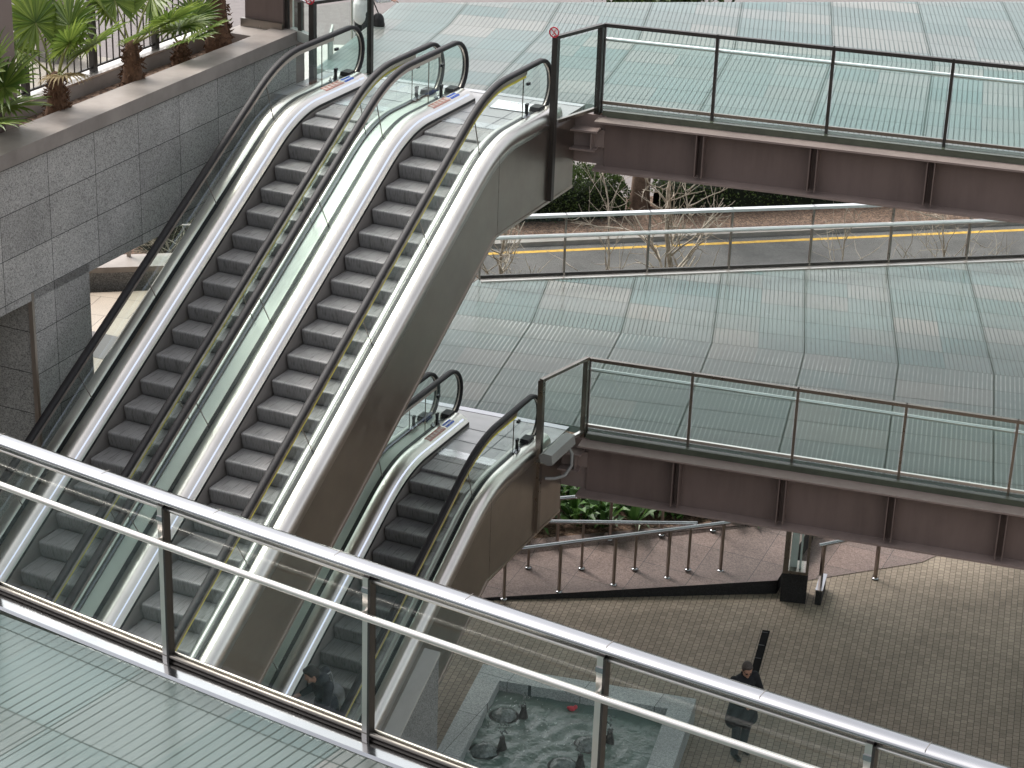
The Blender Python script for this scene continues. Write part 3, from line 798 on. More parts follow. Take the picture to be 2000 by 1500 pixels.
def inner_deck(s):
    def fn(mb): 
        if s>0:
            sweep(mb,[(.59,-.10),(.60,.0),(.62,.08),(.645,.135),(.68,.165),(.72,.175),(.762,.165),(.762,-.10)],YB,YE+.03,True); return
        P=[(.432,.088),(.436,.098),(.478,.150),(.500,.160),(.525,.182),(.565,.203),(.61,.213),(.66,.212),(.71,.198),(.745,.178),(.762,.16),(.762,.04),(.432,.04)]
        sweep(mb,[(s*x,h) for x,h in P],YB,YE+.03,True)
    return fn
def outer_round(s):
    def fn(mb):
        P=[(.80,.10),(.80,.165),(.84,.183),(.90,.19),(.955,.18),(1.0,.15),(1.026,.105),(1.037,.05),(1.037,-.06),(.80,-.06)]
        sweep(mb,[(s*x,h) for x,h in P],YB-.1,YE+.06,True)
    return fn
def outer_flat(s,w):
    def fn(mb): sweep(mb,[(s*.80,.06),(s*.80,.15),(s*w,.15),(s*w,-.06),(s*.80,-.06)],YB-.1,YE+.06,True,False)
    return fn
def skirt(s):
    def fn(mb):
        if s>0: sweep(mb,[(.575,-.34),(.575,-.02),(.61,-.02),(.61,-.34)],YB,YE+.03,True,False); return
        sweep(mb,[(s*.422,-.34),(s*.422,.050),(s*.46,.050),(s*.46,-.34)],YB,YE+.03,True,False)
    return fn
def led(s):
    def fn(mb):
        ys=ysamp(YBt-1.5,1.93); mb.tube([(s*.492,y,pz(y)+.163) for y in ys],[.014 if y>-.9 else .0085 for y in ys],8)
        mb.tube([(s*.492,1.98,pz(1.98)+.165),(s*.492,2.10,pz(2.1)+.165)],.016,8)
    return fn
def gasket(s):
    def fn(mb): sweep(mb,[(s*.748,.11),(s*.748,.176),(s*.815,.176),(s*.815,.11)],YB,YE+.02,True,False)
    return fn
def newel_box(s):
    def fn(mb):
        y=YES[s]-.06; z=ZL
        mb.prism([(y-.16,z+.12),(y+.10,z+.12),(y+.14,z+.16),(y+.10,z+.235),(y-.10,z+.235)],'x',s*.785-.075,s*.785+.075)
    return fn
def newel_low(s):
    def fn(mb):
        y=YBt-1.9+.06; z=ZB
        mb.prism([(y-.10,z+.12),(y+.16,z+.12),(y+.10,z+.235),(y-.10,z+.235),(y-.14,z+.16)],'x',s*.785-.075,s*.785+.075)
    return fn
def clip_mesh(s):
    def fn(mb):
        x=s*.785; q=YES[s]-2.18
        mb.box((x-.02,1.72+q,ZL+.64),(x+.02,1.80+q,ZL+.68))
        mb.prism([(1.70+q,ZL+.17),(1.76+q,ZL+.17),(1.745+q,ZL+.28),(1.775+q,ZL+.36),(1.70+q,ZL+.36),(1.715+q,ZL+.28)],'x',x-.02,x+.02)
    return fn
def bolts(s):
    def fn(mb):
        x=s*.785
        q=YES[s]-2.18
        for y in (1.62+q,1.74+q): mb.lathe([(.03,0),(.03,.02),(.014,.03),(.014,.06),(.001,.062)],(x+s*.03,y,ZL+.172),8)
        mb.box((x-.03,1.58+q,ZL+.172),(x+.03,1.80+q,ZL+.185))
    return fn
def decal(mb,what):
    # small plates lying on the sloping inner deck near the head, following the deck surface
    x0,x1,h0,h1=-.655,-.535,.2165,.1935
    def plate(y0,y1,a,b,lift=.006):
        xa=x0+(x1-x0)*a; xb=x0+(x1-x0)*b; f=lambda x:ZL+h0+(h1-h0)*((x-x0)/(x1-x0))+lift
        mb.add([(xa,y0,f(xa)),(xb,y0,f(xb)),(xb,y1,f(xb)),(xa,y1,f(xa)),(xa,y0,f(xa)-.01),(xb,y0,f(xb)-.01),(xb,y1,f(xb)-.01),(xa,y1,f(xa)-.01)],[(0,1,2,3),(7,6,5,4),(0,4,5,1),(1,5,6,2),(2,6,7,3),(3,7,4,0)])
    if what=='red':
        for k in range(5): plate(1.02+k*.115,1.02+k*.115+.10,0,.95)
    elif what=='pale':
        for k in range(5):
            y=1.02+k*.115; plate(y+.022,y+.078,.22,.72,.009)
    else:
        for r in range(2):
            for k in range(6):
                y=1.63+k*.047; plate(y,y+.034,.08+.48*r,.08+.48*r+.34)
                if (k+r)%2==0: plate(y+.02,y+.05,.2+.48*r,.3+.48*r,.007)
def make_escalator(xc,lvl,label,left,right,d=1.27,seed=1):
    org=(xc,26.146,lvl); t=thing('escalator',label,'escalator',org,'escalators between the floors')
    def P(name,key,fn,mat,parent=t,loc=(0,0,0)): return link(name,emesh(key,fn,mat),parent,loc)
    for k in range(-2,24):
        z=N0-.231*k
        if k==-1: z=-.012
        if k==-2: z=-.003
        P('step','step',step_mesh,M['step'],t,(0,-.4*k,z))
    for k in (24,25,26): P('step','step',step_mesh,M['step'],t,(0,-.4*k,ZB+.03-.006*(k-23)))
    P('comb_plate','comb_plate',lambda mb:(mb.box((-.40,.985,-.03),(.575,1.22,.004)),[mb.box((-.395+k*.0395,.955,-.01),(-.375+k*.0395,.99,.002)) for k in range(24)]),M['comb'])
    P('comb_plate','comb_plate_low',lambda mb:mb.box((-.40,YBt-1.35,ZB),(.40,YBt-1.1,ZB+.034)),M['comb'])
    for s,nm in ((-1,'l'),(1,'r')):
        P('handrail','handrail'+nm,handrail_mesh(s*.785),M['railblack'])
        g=P('handrail_guide','guide'+nm,guide_newel(s*.785),M['guide'])
        P('yellow_strip','yellow'+nm,offset_strip(s*.785+.007,s*.785+.03,.79,.825,YBt-1.4,1.33) if s>0 else offset_strip(s*.785+.007,s*.785+.013,.835,.85,YBt-1.4,1.6),M['yellow'])
        for k in range(len(SEAMS)-1): P('glass_panel','glass%s%d'%(nm,k),glass_mesh(s*.785,k),M['glass'])
        def seams(mb,s=s):
            for y in SEAMS:
                sh=-.33*min(1.0,max(0.0,slope(y)/T30)); mb.beam((s*.785,y,pz(y)+.14),(s*.785,y+sh,pz(y+sh)+.86),.014,.009,up=(0,1,0))
        o=P('glass_joints','seams'+nm,seams,M['steeldark']); o['kind']='stuff'
        P('glass_panel','glass%stop'%nm,glass_mesh(s*.785,len(SEAMS)-1),M['glass'])
        P('glass_panel','glass%slow'%nm,glass_mesh(s*.785,len(SEAMS)),M['glass'])
        dk=P('inner_deck','innerdeck'+nm,inner_deck(s),M['steel'] if s<0 else M['steelinner'])
        P('skirt_panel','skirt'+nm,skirt(s),M['skirt'])
        if s<0: P('skirt_gap','skirtgap',lambda mb:sweep(mb,[(-.426,.050),(-.426,.09),(-.45,.09),(-.45,.050)],YB,YE+.03,True,False),M['black'])  # solid black strip: the shade of the gap put in as colour
        if s<0: P('light_strip','led'+nm,led(s),M['led'])
        P('glass_gasket','gasket'+nm,gasket(s),M['black'])
        P('newel_inlet','newel'+nm,newel_box(s),M['railblack']); P('newel_inlet','newellow'+nm,newel_low(s),M['railblack'])
        P('glass_clip','clip'+nm,clip_mesh(s),M['black'])
        P('clamp_bolts','bolts'+nm,bolts(s),M['polish'])
        kind=left if s<0 else right
        if kind=='round':
            P('outer_deck','outround'+nm,outer_round(s),M['steel']); xo=1.035
        else:
            P('outer_deck','outflat%s%.3f'%(nm,kind),outer_flat(s,kind),M['deckflat']); xo=kind-.004
        P('truss_side','truss%s%.3f%.2f'%(nm,xo,d),truss_mesh(s*(xo-.06),s*xo,d,False),M['cladside'])
        # pale trim along the lower edge of the side
        if kind=='round':
            def trim(mb,s=s,xo=xo):
                yb2=(ZB-1.2-(N0-d))/T30
                pts=[(s*(xo+.003),2.75,ZL-d+.03),(s*(xo+.003),YT-.12,ZL-d+.03),(s*(xo+.003),yb2,ZB-1.2)]
                mb.beam(pts[0],pts[1],.02,.04); mb.beam(pts[1],pts[2],.02,.04)
            P('edge_trim','trim%s%.3f%.2f'%(nm,xo,d),trim,M['guide'])
            def joints(mb,s=s,xo=xo):
                for y in (.0,):
                    mb.box((s*(xo+.001),y-.004,ZL-d+.05),(s*(xo+.003),y+.004,-.05))
            P('cladding_joints','joints%s%.3f%.2f'%(nm,xo,d),joints,M['steeldark'])
    P('truss_pit','pit%.2f'%d,pit_mesh(d),M['steeldark'])
    P('pictogram_row','decalred',lambda mb:decal(mb,'red'),M['red_faded'])
    P('pictogram_discs','decalpale',lambda mb:decal(mb,'pale'),M['paledisc'])
    P('blue_lettering','decalblue',lambda mb:decal(mb,'blue'),M['blue'])
    return t
M['red_faded']=m_paint('faded red print',(.50,.24,.20),.5,.1); M['paledisc']=m_paint('pale print',(.62,.50,.46),.5,.1)
make_escalator(-14.885,L2,'left upper escalator with shiny steel deck beside the grey granite wall','round',1.043,1.27)
make_escalator(-13.035,L2,'right upper escalator with tall brown-grey steel side, reaching the upper footbridge',.812,'round',1.27)
make_escalator(-14.84,L1,'left lower escalator, mostly hidden behind the tall truss side of the upper one','round',1.043,1.45)
make_escalator(-12.985,L1,'lower escalator with short visible flight beside the lower footbridge, a person riding it',.812,'round',1.45)
# floor notice on the upper landing
mb=MB(); mb.slab([(-13.13,28.17,L2+.012),(-12.50,28.21,L2+.012),(-12.52,28.68,L2+.012),(-13.20,28.63,L2+.012)],.007)
t=thing('floor_notice','white notice with small grey lettering lying on the upper metal landing','notice',(-13.13,28.17,L2+.005))
abs_parent(mb,'sheet',M['mat'],t)
mb=MB()
for k,w in enumerate((.035,.05,.03,.05,.04,.028,.05,.03)):
    x=-13.03+k*.058; mb.box((x,28.575+.004*k,L2+.0125),(x+w*.8,28.605+.004*k,L2+.0135))
abs_parent(mb,'lettering',M['greyprint'],t)
# sloping stone flank wall at the foot of the lower escalator
mb=MB(); hh=lambda y:L1+N0+T30*(y-26.146)-.25
mb.prism([(17.5,L0),(23.92,L0),(23.92,hh(23.92)),(17.5,hh(17.5))],'x',-11.90,-11.70)
t=thing('flank_wall','grey stone flank wall sloping along the foot of the lower escalator','wall',(-11.8,23.9,0))
abs_parent(mb,'wall_face',M['graniteplain'],t)
mb=MB(); mb.prism([(17.5,hh(17.5)),(23.94,hh(23.94)),(23.94,hh(23.94)+.05),(17.5,hh(17.5)+.05)],'x',-11.96,-11.69); abs_parent(mb,'coping',M['pale'],t)
# lamp housing with cable loop beside the lower landing
t=thing('lamp_housing','grey angular lamp housing lying on the floor edge next to the lower footbridge corner','lamp',(-11.72,27.4,L1))
mb=MB(); y0,y1=27.62,28.55
poly=[(-.10,.02),(.04,-.03),(.12,.0),(.10,.16),(-.05,.17),(-.12,.12)]
mb.prism([(-11.70+x,L1+z) for x,z in poly][::1],'y',y0,y1); abs_parent(mb,'housing',M['fixture'],t)
mb=MB(); mb.box((-11.9,y0+.02,L1-.035),(-11.62,y1,L1-.02)); abs_parent(mb,'bracket',M['steeldark'],t)
mb=MB(); mb.tube([(-11.66,28.4,L1+.02),(-11.58,28.42,L1-.12),(-11.56,28.38,L1-.32),(-11.62,28.25,L1-.46),(-11.72,28.1,L1-.47),(-11.86,28.0,L1-.46)],.028,8); abs_parent(mb,'cable_loop',M['fixture'],t)
# ------------------------------------------------------------------ granite wall with planter
WX=lambda y:-16.33-.0225*(y-20.4)
def wallprism(mb,y0,y1,z0a,z0b,z1,x_in,off=0.0):
    a,b=WX(y0)+off,WX(y1)+off
    vs=[(a,y0,z0a),(b,y1,z0b),(b,y1,z1),(a,y0,z1),(x_in,y0,z0a),(x_in,y1,z0b),(x_in,y1,z1),(x_in,y0,z1)]
    mb.add(vs,[(0,1,2,3),(7,6,5,4),(4,5,1,0),(3,2,6,7),(1,5,6,2),(4,0,3,7)])
ZC1,ZC0=11.78,11.58
t=thing('granite_wall','long grey granite wall with stone coping and openings left of the escalators','wall',(-16.4,28.1,L1))
mb=MB(); wallprism(mb,8,28.08,9.78,9.55,ZC0,-16.95); abs_parent(mb,'beam',M['granite'],t)
mb=MB(); 
a,b=WX(20.92),WX(22.2); mb.prism([(a,20.92),(b,22.2),(-21,22.2),(-21,20.92)],'z',L1,9.74); abs_parent(mb,'pillar',M['granite'],t)
mb=MB(); mb.box((WX(20.9)-.06,20.87,L1),(WX(20.9)+.006,20.918,9.74)); abs_parent(mb,'corner_trim',M['guide'],t)
mb=MB(); mb.prism([(WX(27.0)-.15,27.6),(WX(28.06)-.02,28.06),(-17.0,28.06),(-17.0,27.6)],'z',9.2,9.60); abs_parent(mb,'end_block',M['graniteplain'],t)
mb=MB(); wallprism(mb,8,28.13,ZC0,ZC0,ZC1,-16.90,.05); abs_parent(mb,'coping',M['coping'],t)
mb=MB(); mb.box((-17.5,27.5,11.45),(-16.905,28.13,ZC1-.03)); abs_parent(mb,'coping_return',M['coping'],t)
mb=MB(); mb.box((-17.52,12,11.2),(-16.96,27.49,11.56)); o=struct(mb,'planter_soil',M['soil'])
mb=MB(); mb.box((-34,12,9.76),(-16.96,22.3,10.2)); o=struct(mb,'hall_ceiling',M['pale'])
# planter inner kerb + fence
t=thing('planter_kerb','brown edged metal kerb behind the palms carrying the bar fence','kerb',(-17.6,24,11.5))
mb=MB(); mb.prism([(-17.80-.02,12),(-17.50,12),(-17.62,27.9),(-17.95,27.9)],'z',11.2,11.74); abs_parent(mb,'kerb_body',M['coping'],t)
mb=MB(); mb.prism([(-17.80,12),(-17.49,12),(-17.61,27.9),(-17.93,27.9)],'z',11.742,11.77); abs_parent(mb,'metal_cap',M['steel'],t)
FXf=lambda y:-17.62-.0075*(y-12)-.03
t=thing('bar_fence','fence of thin dark upright bars with square posts behind the palms','fence',(-17.7,22,11.77))
for k in range(10):
    y=22.80+1.61*(k-4); x=FXf(y)
    mb=MB(); mb.box((x-.045,y-.045,11.77),(x+.045,y+.045,12.84)); abs_parent(mb,'post',M['darkpost'],t)
mb=MB(); mb.beam((FXf(14),14,12.80),(FXf(28),28,12.80),.05,.03); abs_parent(mb,'top_rail',M['darkpost'],t)
mb=MB(); mb.beam((FXf(14),14,11.83),(FXf(28),28,11.83),.03,.03); abs_parent(mb,'bottom_rail',M['darkpost'],t)
y=19.6; mb=MB()
n=0
while y<27.9:
    x=FXf(y); mb.beam((x,y,11.84),(x,y,12.79),.016,.016); y+=.161; n+=1
ob=abs_parent(mb,'upright_bars',M['darkpost'],t); ob['kind']='stuff'
# bright plaza behind
mb=MB(); mb.slab([(-60,0,10.9),(-17.96,0,10.9),(-17.96,27.9,10.9),(-26,27.9,10.9),(-60,40,10.9)],.3); struct(mb,'upper_plaza',M['beigeplaza'])
mb=MB(); mb.slab([(-19.2,27.9,10.25),(-16.55,27.9,10.25),(-17.7,33.4,10.25),(-19.2,32.6,10.25)],.3); struct(mb,'stair_landing',M['pale'])
mb=MB(); mb.slab([(-90,22.0,10.905),(-20.2,22,10.905),(-20.2,22.5,10.905),(-90,22.5,10.905)],.004); mb.slab([(-90,25.6,10.905),(-20.2,25.6,10.905),(-20.2,26.0,10.905),(-90,26.0,10.905)],.004); struct(mb,'upper_plaza_band',M['kerbstone'])
# brown column at the left frame edge, brown block near wall end, pale posts
t=thing('steel_column','broad brown painted column rising from the planter at the left edge','column',(-16.93,21.4,11.3))
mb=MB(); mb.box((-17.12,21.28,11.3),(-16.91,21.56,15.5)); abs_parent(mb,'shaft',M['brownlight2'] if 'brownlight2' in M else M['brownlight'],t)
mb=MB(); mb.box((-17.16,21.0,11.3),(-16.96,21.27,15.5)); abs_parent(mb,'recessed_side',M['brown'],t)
t=thing('steel_plinth','dark brown steel block standing on the end of the granite wall','block',(-17.05,28.2,ZC1-.03))
mb=MB(); mb.box((-17.42,28.06,10.25),(-16.72,28.72,13.2)); abs_parent(mb,'body',M['brown'],t)
mb=MB(); mb.box((-17.46,27.98,10.25),(-16.70,28.055,ZC1+.10)); abs_parent(mb,'base',M['steeldark'],t)
mb=MB(); mb.box((-16.715,28.10,ZC1-.03),(-16.66,28.16,13.2)); abs_parent(mb,'edge_post',M['darkpost'],t)
# railing from the wall end to the sign post
t=thing('wall_railing','short bright handrail with glass between the brown block and the sign post','railing',(-16.6,28.15,L2))
mb=MB(); mb.tube([(-16.62,28.16,12.28),(-16.45,28.12,12.28),(-16.12,27.98,12.25)],.024,8); abs_parent(mb,'top_rail',M['polish'],t)
mb=MB(); mb.box((-16.64,28.13,11.7),(-16.59,28.18,12.28)); abs_parent(mb,'post',M['steel'],t)
mb=MB(); mb.beam((-16.58,28.12,12.0),(-16.17,27.99,12.0),.012,.48); abs_parent(mb,'glass_panel',M['glass'],t)
mb=MB(); mb.box((-16.45,28.05,11.72),(-16.39,28.11,12.24)); abs_parent(mb,'post',M['darkpost'],t)
mb=MB(); mb.beam((-16.60,28.13,11.73),(-16.1,27.98,11.68),.10,.16); abs_parent(mb,'base_strip',M['deckflat'],t)
# frosted screen + cantilevered handrail behind the left escalator head
t=thing('stair_handrail','bright tubular stair handrail ending near the white-sleeved person','handrail',(-17.0,31.2,L2))
mb=MB(); mb.tube([(-18.1,31.0,11.60),(-17.35,31.45,11.56),(-16.98,31.62,11.53),(-16.95,31.63,11.49)],.03,8); abs_parent(mb,'tube',M['polish'],t)
mb=MB(); mb.tube([(-17.9,31.12,11.58),(-17.9,31.12,10.27)],.02,8); abs_parent(mb,'post',M['steel'],t)
mb=MB(); mb.tube([(-17.35,31.45,11.54),(-17.35,31.45,10.27)],.02,8); abs_parent(mb,'post',M['steel'],t)
t=thing('grey_screen','plain light grey screen panel behind the left escalator head','screen',(-17.0,29.6,10.25))
mb=MB(); mb.beam((-17.15,30.4,10.80),(-16.66,29.4,10.80),.03,1.05); abs_parent(mb,'panel',M['deckflat'],t)
# ------------------------------------------------------------------ ledge and planting behind the tiled floor
pd=Vector((.815,.579,0)); pn=Vector((-.579,.815,0))
def pp(s,t,z): q=Vector((-22.68,30.52,0))+pd*s+pn*t; return (q.x,q.y,z)
def obox(mb,f,s0,s1,t0,t1,z0,z1):
    vs=[f(s0,t0,z0),f(s1,t0,z0),f(s1,t1,z0),f(s0,t1,z0),f(s0,t0,z1),f(s1,t0,z1),f(s1,t1,z1),f(s0,t1,z1)]
    mb.add(vs,[(3,2,1,0),(4,5,6,7),(0,1,5,4),(1,2,6,5),(2,3,7,6),(3,0,4,7)])
t=thing('stone_ledge','low dark granite ledge with pale coping at the back of the tiled floor','ledge',pp(0,0,L1))
mb=MB(); obox(mb,pp,-9,6.6,0,.55,L1-.3,L1+.30); abs_parent(mb,'base',M['graniteplain'],t)
mb=MB(); obox(mb,pp,-9,6.6,-.09,.62,L1+.302,L1+.41); abs_parent(mb,'coping',M['coping'],t)
t=thing('ledge_railing','bright tubular rail on short posts above the pale granite ledge','railing',pp(0,.5,L1+.41))
mb=MB(); mb.tube([pp(s,.5,L1+1.30) for s in (.9,3,6.5)],.032,8); abs_parent(mb,'top_rail',M['polish'],t)
mb=MB(); mb.tube([pp(s,.5,L1+1.02) for s in (.9,3,6.5)],.014,6); abs_parent(mb,'wire',M['steel'],t)
for s in (.9,2.62,4.3,6.0):
    mb=MB(); a=pp(s,.5,L1+.41); mb.box((a[0]-.03,a[1]-.03,a[2]),(a[0]+.03,a[1]+.03,L1+1.27)); abs_parent(mb,'post',M['steeldark'],t)
mb=MB(); obox(mb,pp,1.0,6.4,.494,.506,L1+.46,L1+1.0); abs_parent(mb,'glass_panel',M['glass'],t)
# ------------------------------------------------------------------ foliage helpers
def leaf_quad(mb,c,d,up,l,w,fold=.25):
    d=Vector(d).normalized(); x=d.cross(Vector(up)); 
    if x.length<1e-4: x=d.cross(Vector((1,0,0)))
    x.normalize(); n=x.cross(d); c=Vector(c)
    mb.add([c,c+d*l*.5+x*w*.5+n*fold*w,c+d*l,c+d*l*.5-x*w*.5+n*fold*w],[(0,1,2),(0,2,3)])
def rdir(rnd):
    while True:
        v=Vector((rnd.uniform(-1,1),rnd.uniform(-1,1),rnd.uniform(-1,1)))
        if .1<v.length<1: return v.normalized()
def hedge(name,label,A,B,depth,h,n,seed,z0=.1,ls=.085,cat='hedge'):
    rnd=random.Random(seed); A=Vector((A[0],A[1],z0));B=Vector((B[0],B[1],z0)); d=(B-A); Lh=d.length; d.normalize(); nn=Vector((-d.y,d.x,0))
    t=thing(name,label,cat,tuple(A))
    mb=MB()
    def bulge(s,q): return .10*math.sin(s*2.3+seed)+.08*math.sin(s*5.1+q*3)+.06*math.sin(s*9.7+seed*2)
    m=int(Lh/.25)+1; ring=9; vs=[]
    for i in range(m+1):
        s=Lh*i/m
        for k in range(ring):
            a=PI*k/(ring-1)
            e=.80+.5*bulge(s,a)
            end=min(1,min(i,m-i)/1.2+.55)
            vs.append(A+d*s+nn*(depth/2-math.copysign(abs(math.cos(a))**.6,math.cos(a))*depth/2*e*end)+Vector((0,0,h*.9*e*end*abs(math.sin(a))**.55)))
    mb.add(vs,[(i*ring+k,i*ring+k+1,(i+1)*ring+k+1,(i+1)*ring+k) for i in range(m) for k in range(ring-1)])
    abs_parent(mb,'branches',M['hedgecore'],t)  # solid dark hull; the shade inside the hedge is put into its colour
    mb=MB()
    for _ in range(n):
        s=rnd.uniform(-.1,Lh+.1); a=PI*rnd.random()
        r=1+.35*bulge(s,a)+rnd.uniform(-.16,.08)
        end=min(1,(min(s,Lh-s)+.1)/.35*.45+.55)
        out=nn*(-math.cos(a))+Vector((0,0,math.sin(a)))
        c=A+d*s+nn*(depth/2-math.copysign(abs(math.cos(a))**.6,math.cos(a))*depth/2*r*end)+Vector((0,0,h*r*end*abs(math.sin(a))**.55))
        v=(out+rdir(rnd)*.9).normalized(); leaf_quad(mb,c,v,rdir(rnd),ls*rnd.uniform(.7,1.5),ls*rnd.uniform(.5,.9))
    abs_parent(mb,'foliage',M['hedge'],t); return t
hedge('hedge','clipped dark green hedge beside the brown tree trunk across the road',(-23.9,52.2),(-20.85,54.75),1.5,1.32,7000,3)
hedge('hedge','long clipped hedge behind the bare trees, running away under the upper footbridge',(-20.0,55.5),(-9.0,65.2),1.5,1.25,12000,8)
hedge('shrub_row','dark shrubs behind the pale ledge at the far left',(-31.5,45.0),(-25.2,49.6),2.2,1.5,7000,5,ls=.11,cat='shrubs')
# ------------------------------------------------------------------ trees
def bare_tree(label,base,h,seed,lean=(0,0),r=.09,mat='bark',levels=4,spread=.65,first=.35):
    rnd=random.Random(seed); t=thing('bare_tree',label,'tree',base,'leafless street trees')
    B=Vector(base); tr=MB(); br=MB()
    pts=[]; rs=[]; p=B.copy(); d=Vector((lean[0],lean[1],1)).normalized(); n=8
    for i in range(n+1):
        pts.append(p.copy()); rs.append(r*(1-.55*i/n)*(1.25 if i==0 else 1))
        d=(d+Vector((rnd.uniform(-.09,.09),rnd.uniform(-.09,.09),0))).normalized(); p=p+d*(h*.72/n)
    tr.tube(pts,rs,8); abs_parent(tr,'trunk',M[mat],t)
    def grow(p,d,L,r,lev):
        m=5; P=[p.copy()];q=p.copy();dd=d.copy()
        for i in range(m):
            dd=(dd+rdir(rnd)*.22+Vector((0,0,.06))).normalized(); q=q+dd*(L/m); P.append(q.copy())
        br.tube(P,[max(.0035,r*(1-.62*i/m)) for i in range(m+1)],5 if lev>1 else 6,cap=False)
        if lev>=levels: return
        for k in range(rnd.randint(3,4)):
            f=rnd.uniform(.3,1.0); i=min(m,int(f*m)); nd=(dd*.55+rdir(rnd)*.85+Vector((0,0,.12))).normalized()
            grow(P[i],nd,L*rnd.uniform(.45,.72),r*.55,lev+1)
    for i in range(2,n+1):
        if i/n<first: continue
        for k in range(2):
            a=rnd.uniform(0,2*PI); dd=Vector((math.cos(a)*spread,math.sin(a)*spread,rnd.uniform(.35,.8))).normalized()
            grow(pts[i],dd,h*rnd.uniform(.22,.38),rs[i]*.5,2)
    grow(pts[-1],d,h*.3,rs[-1],1)
    abs_parent(br,'branches',M[mat],t); return t
bare_tree('pale leafless tree with the thickest trunk, behind the middle of the far glass railing',(-14.75,42.6,0),6.3,4,(.0,.01),.12,first=.5,spread=.5)
bare_tree('pale leafless tree with low spreading twigs next to the escalator side',(-17.95,40.2,0),4.9,9,(.0,0),.10,first=.5)
bare_tree('thin leafless sapling between the two pale trees near the clipped hedge',(-17.0,43.5,0),5.6,14,(.02,0),.045,levels=3,spread=.4,first=.5)
bare_tree('small leafless tree beyond the far railing, under the right part of the upper footbridge',(-9.3,45.2,0),5.1,21,(.03,0),.06,first=.55)
bare_tree('faint leafless tree just left of the small one, twigs only reaching the far railing',(-11.9,44.4,0),4.55,27,(0,0),.05,levels=3,first=.6)
bare_tree('dry twiggy shrub behind the pale ledge at the left',(-24.2,36.8,1.0),4.2,31,(0,0),.05,first=.4)
t=thing('tree_trunk','thick reddish brown tree trunk at the right end of the clipped hedge','tree',(-21.05,56.0,0.1))
mb=MB(); mb.tube([(-21.05,56,.05),(-21.03,56,.6),(-20.98,56,1.6),(-20.9,56.0,3.2),(-20.8,56.1,5.0)],[.36,.29,.27,.25,.22],12); abs_parent(mb,'trunk',M['barkdark'],t)
mb=MB(); rnd=random.Random(5)
for a in range(7):
    q=rdir(rnd); q.z=abs(q.z)+.3; mb.tube([(-20.8,56.1,4.6),Vector((-20.8,56.1,5.3))+q*.8,Vector((-20.8,56.1,6.2))+q*1.8],[.12,.07,.02],6)
for k in range(5200):
    u=rdir(rnd); c=Vector((-20.8,56.1,6.8))+Vector((u.x*2.4,u.y*2.4,u.z*1.7))*(.45+.6*abs(math.sin(u.x*5+u.z*4)*math.cos(u.y*6)))*rnd.uniform(.6,1.05); leaf_quad(mb,c,rdir(rnd),rdir(rnd),.16,.09)
abs_parent(mb,'crown',M['hedge'],t)
# ------------------------------------------------------------------ palms
def palm(label,base,h,r,seed,fronds,scale=1.0):
    """fronds: list of (azimuth deg, elevation deg, stalk length, blade radius, dry)"""
    rnd=random.Random(seed); t=thing('fan_palm',label,'palm',base,'young fan palms in the wall planter')
    B=Vector(base); mb=MB()
    mb.lathe([(r*1.25,-.05),(r*1.35,.08),(r*1.1,h*.3),(r*.86,h*.6),(r*.72,h*.9),(r*.5,h*1.02),(.01,h*1.06)],base,14)
    for k in range(170):                       # hanging fibre and cut leaf bases
        a=rnd.uniform(0,2*PI); z=rnd.uniform(.02,1)*h; rr=r*(1.25-.55*z/h)
        c=B+Vector((math.cos(a)*rr,math.sin(a)*rr,z)); dd=Vector((math.cos(a),math.sin(a),rnd.choice((-1.3,-.6,.5,.9)))).normalized()
        leaf_quad(mb,c-dd*.02,dd,rdir(rnd),rnd.uniform(.06,.13)*scale,rnd.uniform(.02,.045)*scale,.4)
    abs_parent(mb,'trunk',M['palmtrunk'],t)
    top=B+Vector((0,0,h*.98))
    for (az,el,sl,br_,dry) in fronds:
        a=R_(az);e=R_(el); d=Vector((math.cos(a)*math.cos(e),math.sin(a)*math.cos(e),math.sin(e)))
        root=top+Vector((math.cos(a)*.05,math.sin(a)*.05,0)); hub=root+d*sl+Vector((0,0,-.10*sl))
        st=MB(); st.tube([root,root+d*sl*.5+Vector((0,0,.02)),hub],[.019*scale,.013*scale,.010*scale],6)
        fr=abs_parent(st,'frond',M['petiole'],t)
        d2=(d+Vector((0,0,-.10))).normalized(); side=d2.cross(Vector((0,0,1))).normalized()
        tilt=rnd.uniform(-.25,.25); nrm=side.cross(d2); side=(side+nrm*tilt).normalized(); nrm=side.cross(d2).normalized()
        bl=MB(); n=34
        for k in range(n):
            f=-1+2*k/(n-1); ang=f*R_(158); ca,sa=math.cos(ang),math.sin(ang)
            sd=(d2*ca+side*sa+nrm*(.16*abs(f)+rnd.uniform(-.05,.05))).normalized()
            L=br_*(1-.28*abs(f)**2)*rnd.uniform(.9,1.06); w=br_*.050
            x=sd.cross(nrm).normalized()
            droop=Vector((0,0,-L*(.04+.12*rnd.random()+(.25 if dry else 0))))
            p0=hub; p1=hub+sd*L*.5; p2=hub+sd*L*.8+droop*.35; p3=hub+sd*L+droop
            up=nrm*w*.35
            bl.add([p0+x*.004,p0-x*.004,p1+x*w+up,p1-up*.6,p1-x*w+up,p2+x*w*.55+up*.5,p2-up*.3,p2-x*w*.55+up*.5,p3],
                   [(0,3,2),(0,1,3),(1,4,3),(2,3,6,5),(3,4,7,6),(5,6,8),(6,7,8)])
        sub(bl,'leaf_blade',M['palmdry'] if dry else M['palmleaf'],fr,t)
    return t
zs=11.56
palm('young fan palm with dark shaggy trunk, nearest the bar fence post at the left',(-17.02,22.55,zs),.68,.14,3,
     [(165,66,.80,.70,0),(80,70,.75,.66,0),(20,46,.72,.64,0),(215,44,.62,.58,0),(320,20,.42,.44,1),(350,66,.60,.50,0)])
